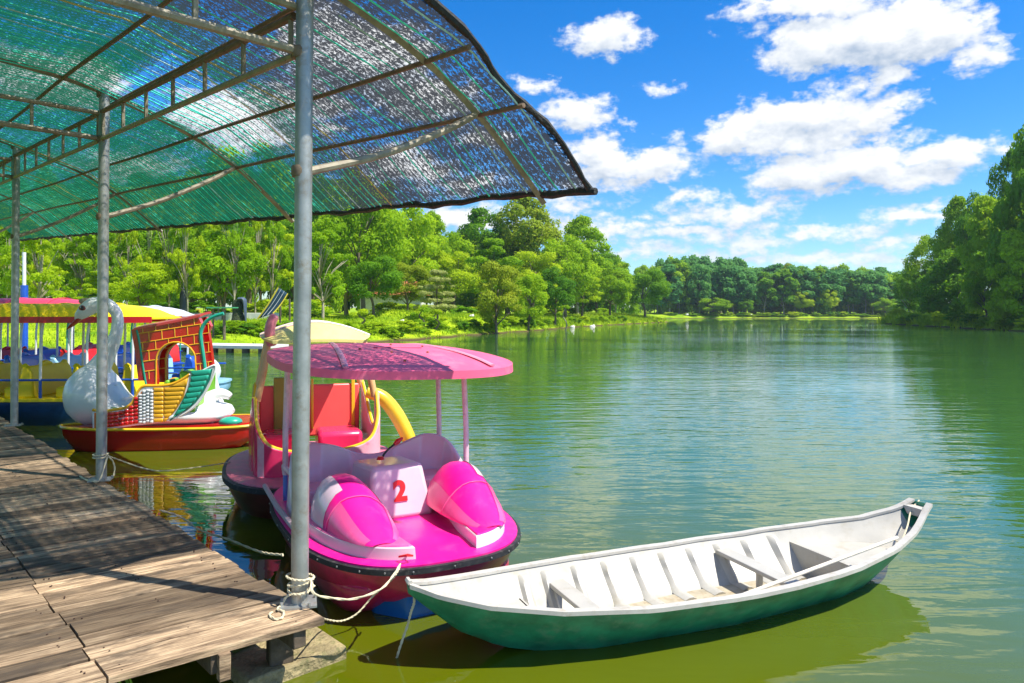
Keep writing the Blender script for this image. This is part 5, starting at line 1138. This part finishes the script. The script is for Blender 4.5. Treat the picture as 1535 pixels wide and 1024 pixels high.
# long yellow and white kerb walls in the park
for (pa_, pb_, Y_, hz, mt, lb) in ((60,420,54,.5,CW,'low white garden wall crossing the park behind the boats'), (150,300,62,.9,mat('yellow_board', (.55,.42,.03), .6),'long low yellow board in front of the park trees')):
    x0, x1 = (pa_-767.5)*Y_/1050, (pb_-767.5)*Y_/1050; zz = 1.55 if mt is CW else 1.75
    m = M(); m.box(((x0+x1)/2, Y_, zz), (x1-x0, .25, hz*.55+.5)); tag(m.build('low_wall', mt, None, bevel=.02), lb, 'wall')
# bonsai-like topiaries on the lawn
for px, Y_, lb, k in ((540,52,'crooked low topiary on the lawn right of the tall bare trunk',0),(630,55,'topiary arch of two leafy pads beside the pale flowering tree',1),(652,57,'round-padded topiary right under the pale flowering tree',2),(845,80,'topiary tree with a white curved stem near the bank trees',3),(985,128,'little topiary at the foot of the last bank tree',4)):
    x, y, z = pat(px, Y_); t = thing('topiary', lb, 'topiary', (x, y, z-.05)); h = (1.0,1.7,1.5,3.2,1.6)[k]
    m = M(); m.tube(crv([(0,0,0),(.35,0,h*.4),(-.1,0,h*.7),(.25,0,h)], 10), [.1,.09,.085,.08,.07,.06,.06,.05,.05,.04,.03], 6); m.build('trunk', BARK_PALE if k == 3 else BARK, t)
    for (cx, cz, r) in ((.25,h,.5),(-.45,h*.75,.38),(.75,h*.6,.36)):
        c_, r_ = np.array([(cx+rng.normal()*.2*r, rng.normal()*.2, cz+rng.normal()*.05) for _ in range(7)]), np.full(7, r*.6)
        me_ = leafmesh('leaf_pad', [leaves(c_, r_, 900, .06, .5)], LEAF['lime' if k % 2 == 0 else 'mid']); inst('leaf_pad', me_, t)
# pale stones, signs and statues along the lawn
for px, Y_, s, lb in ((602,58,.28,'small white stone figure on the lawn under the net corner'),(707,72,.3,'rounded pale stone on the lawn left of the dark-stemmed tree'),(858,92,.35,'pale rock on the shore right of the lawn trees'),(888,98,.45,'flat pale rock at the water edge'),(1125,226,.7,'tiny white bird-like spot on the far shore, left'),(1030,226,.6,'white spot at the foot of the far trees')):
    x, y, z = pat(px, Y_); m = M(); m.ell((x, y, z+s*.35), (s, s*.7, s*.6), 10, 7); m.ell((x+s*.4, y, z+s*.75), (s*.4, s*.35, s*.4), 8, 6); tag(m.build('stone', CW, None), lb, 'stone')
# park building glimpsed between the trees
hs_ = thing('park_pavilion', 'low park pavilion with an orange tiled roof glimpsed between the trees', 'pavilion'); x, y, z = pat(590, 82)
m = M(); m.box((0,0,1.2), (7,4,2.6)); m.build('wall', CW, hs_); m = M(); m.loft([[(-4,-2.6,2.4),(4,-2.6,2.4),(4,2.6,2.4),(-4,2.6,2.4)], [(-3,-.2,4),(3,-.2,4),(3,.2,4),(-3,.2,4)]]); m.build('roof', mat('orange_tiles', (.42,.13,.05), .7, var=.3, scale=5), hs_, smooth=False); hs_.location = (x, y, z)

# ------------------------------------------------------------ thin haze over the lake
HZ = M().box((60, 130, 17), (420, 420, 38)).build('haze', D.materials.new('haze_air'), None, smooth=False)
hm_ = HZ.data.materials[0]; hm_.use_nodes = True; t = hm_.node_tree; t.nodes.clear()
pv = nd(t, 'ShaderNodeVolumePrincipled'); pv.inputs['Color'].default_value = (.72,.88,1,1); pv.inputs['Density'].default_value = .00022; pv.inputs['Anisotropy'].default_value = .2
ho = nd(t, 'ShaderNodeOutputMaterial'); t.links.new(pv.outputs[0], ho.inputs['Volume']); HZ['kind'] = 'stuff'; HZ['label'] = 'thin pale haze over the lake and its woods'
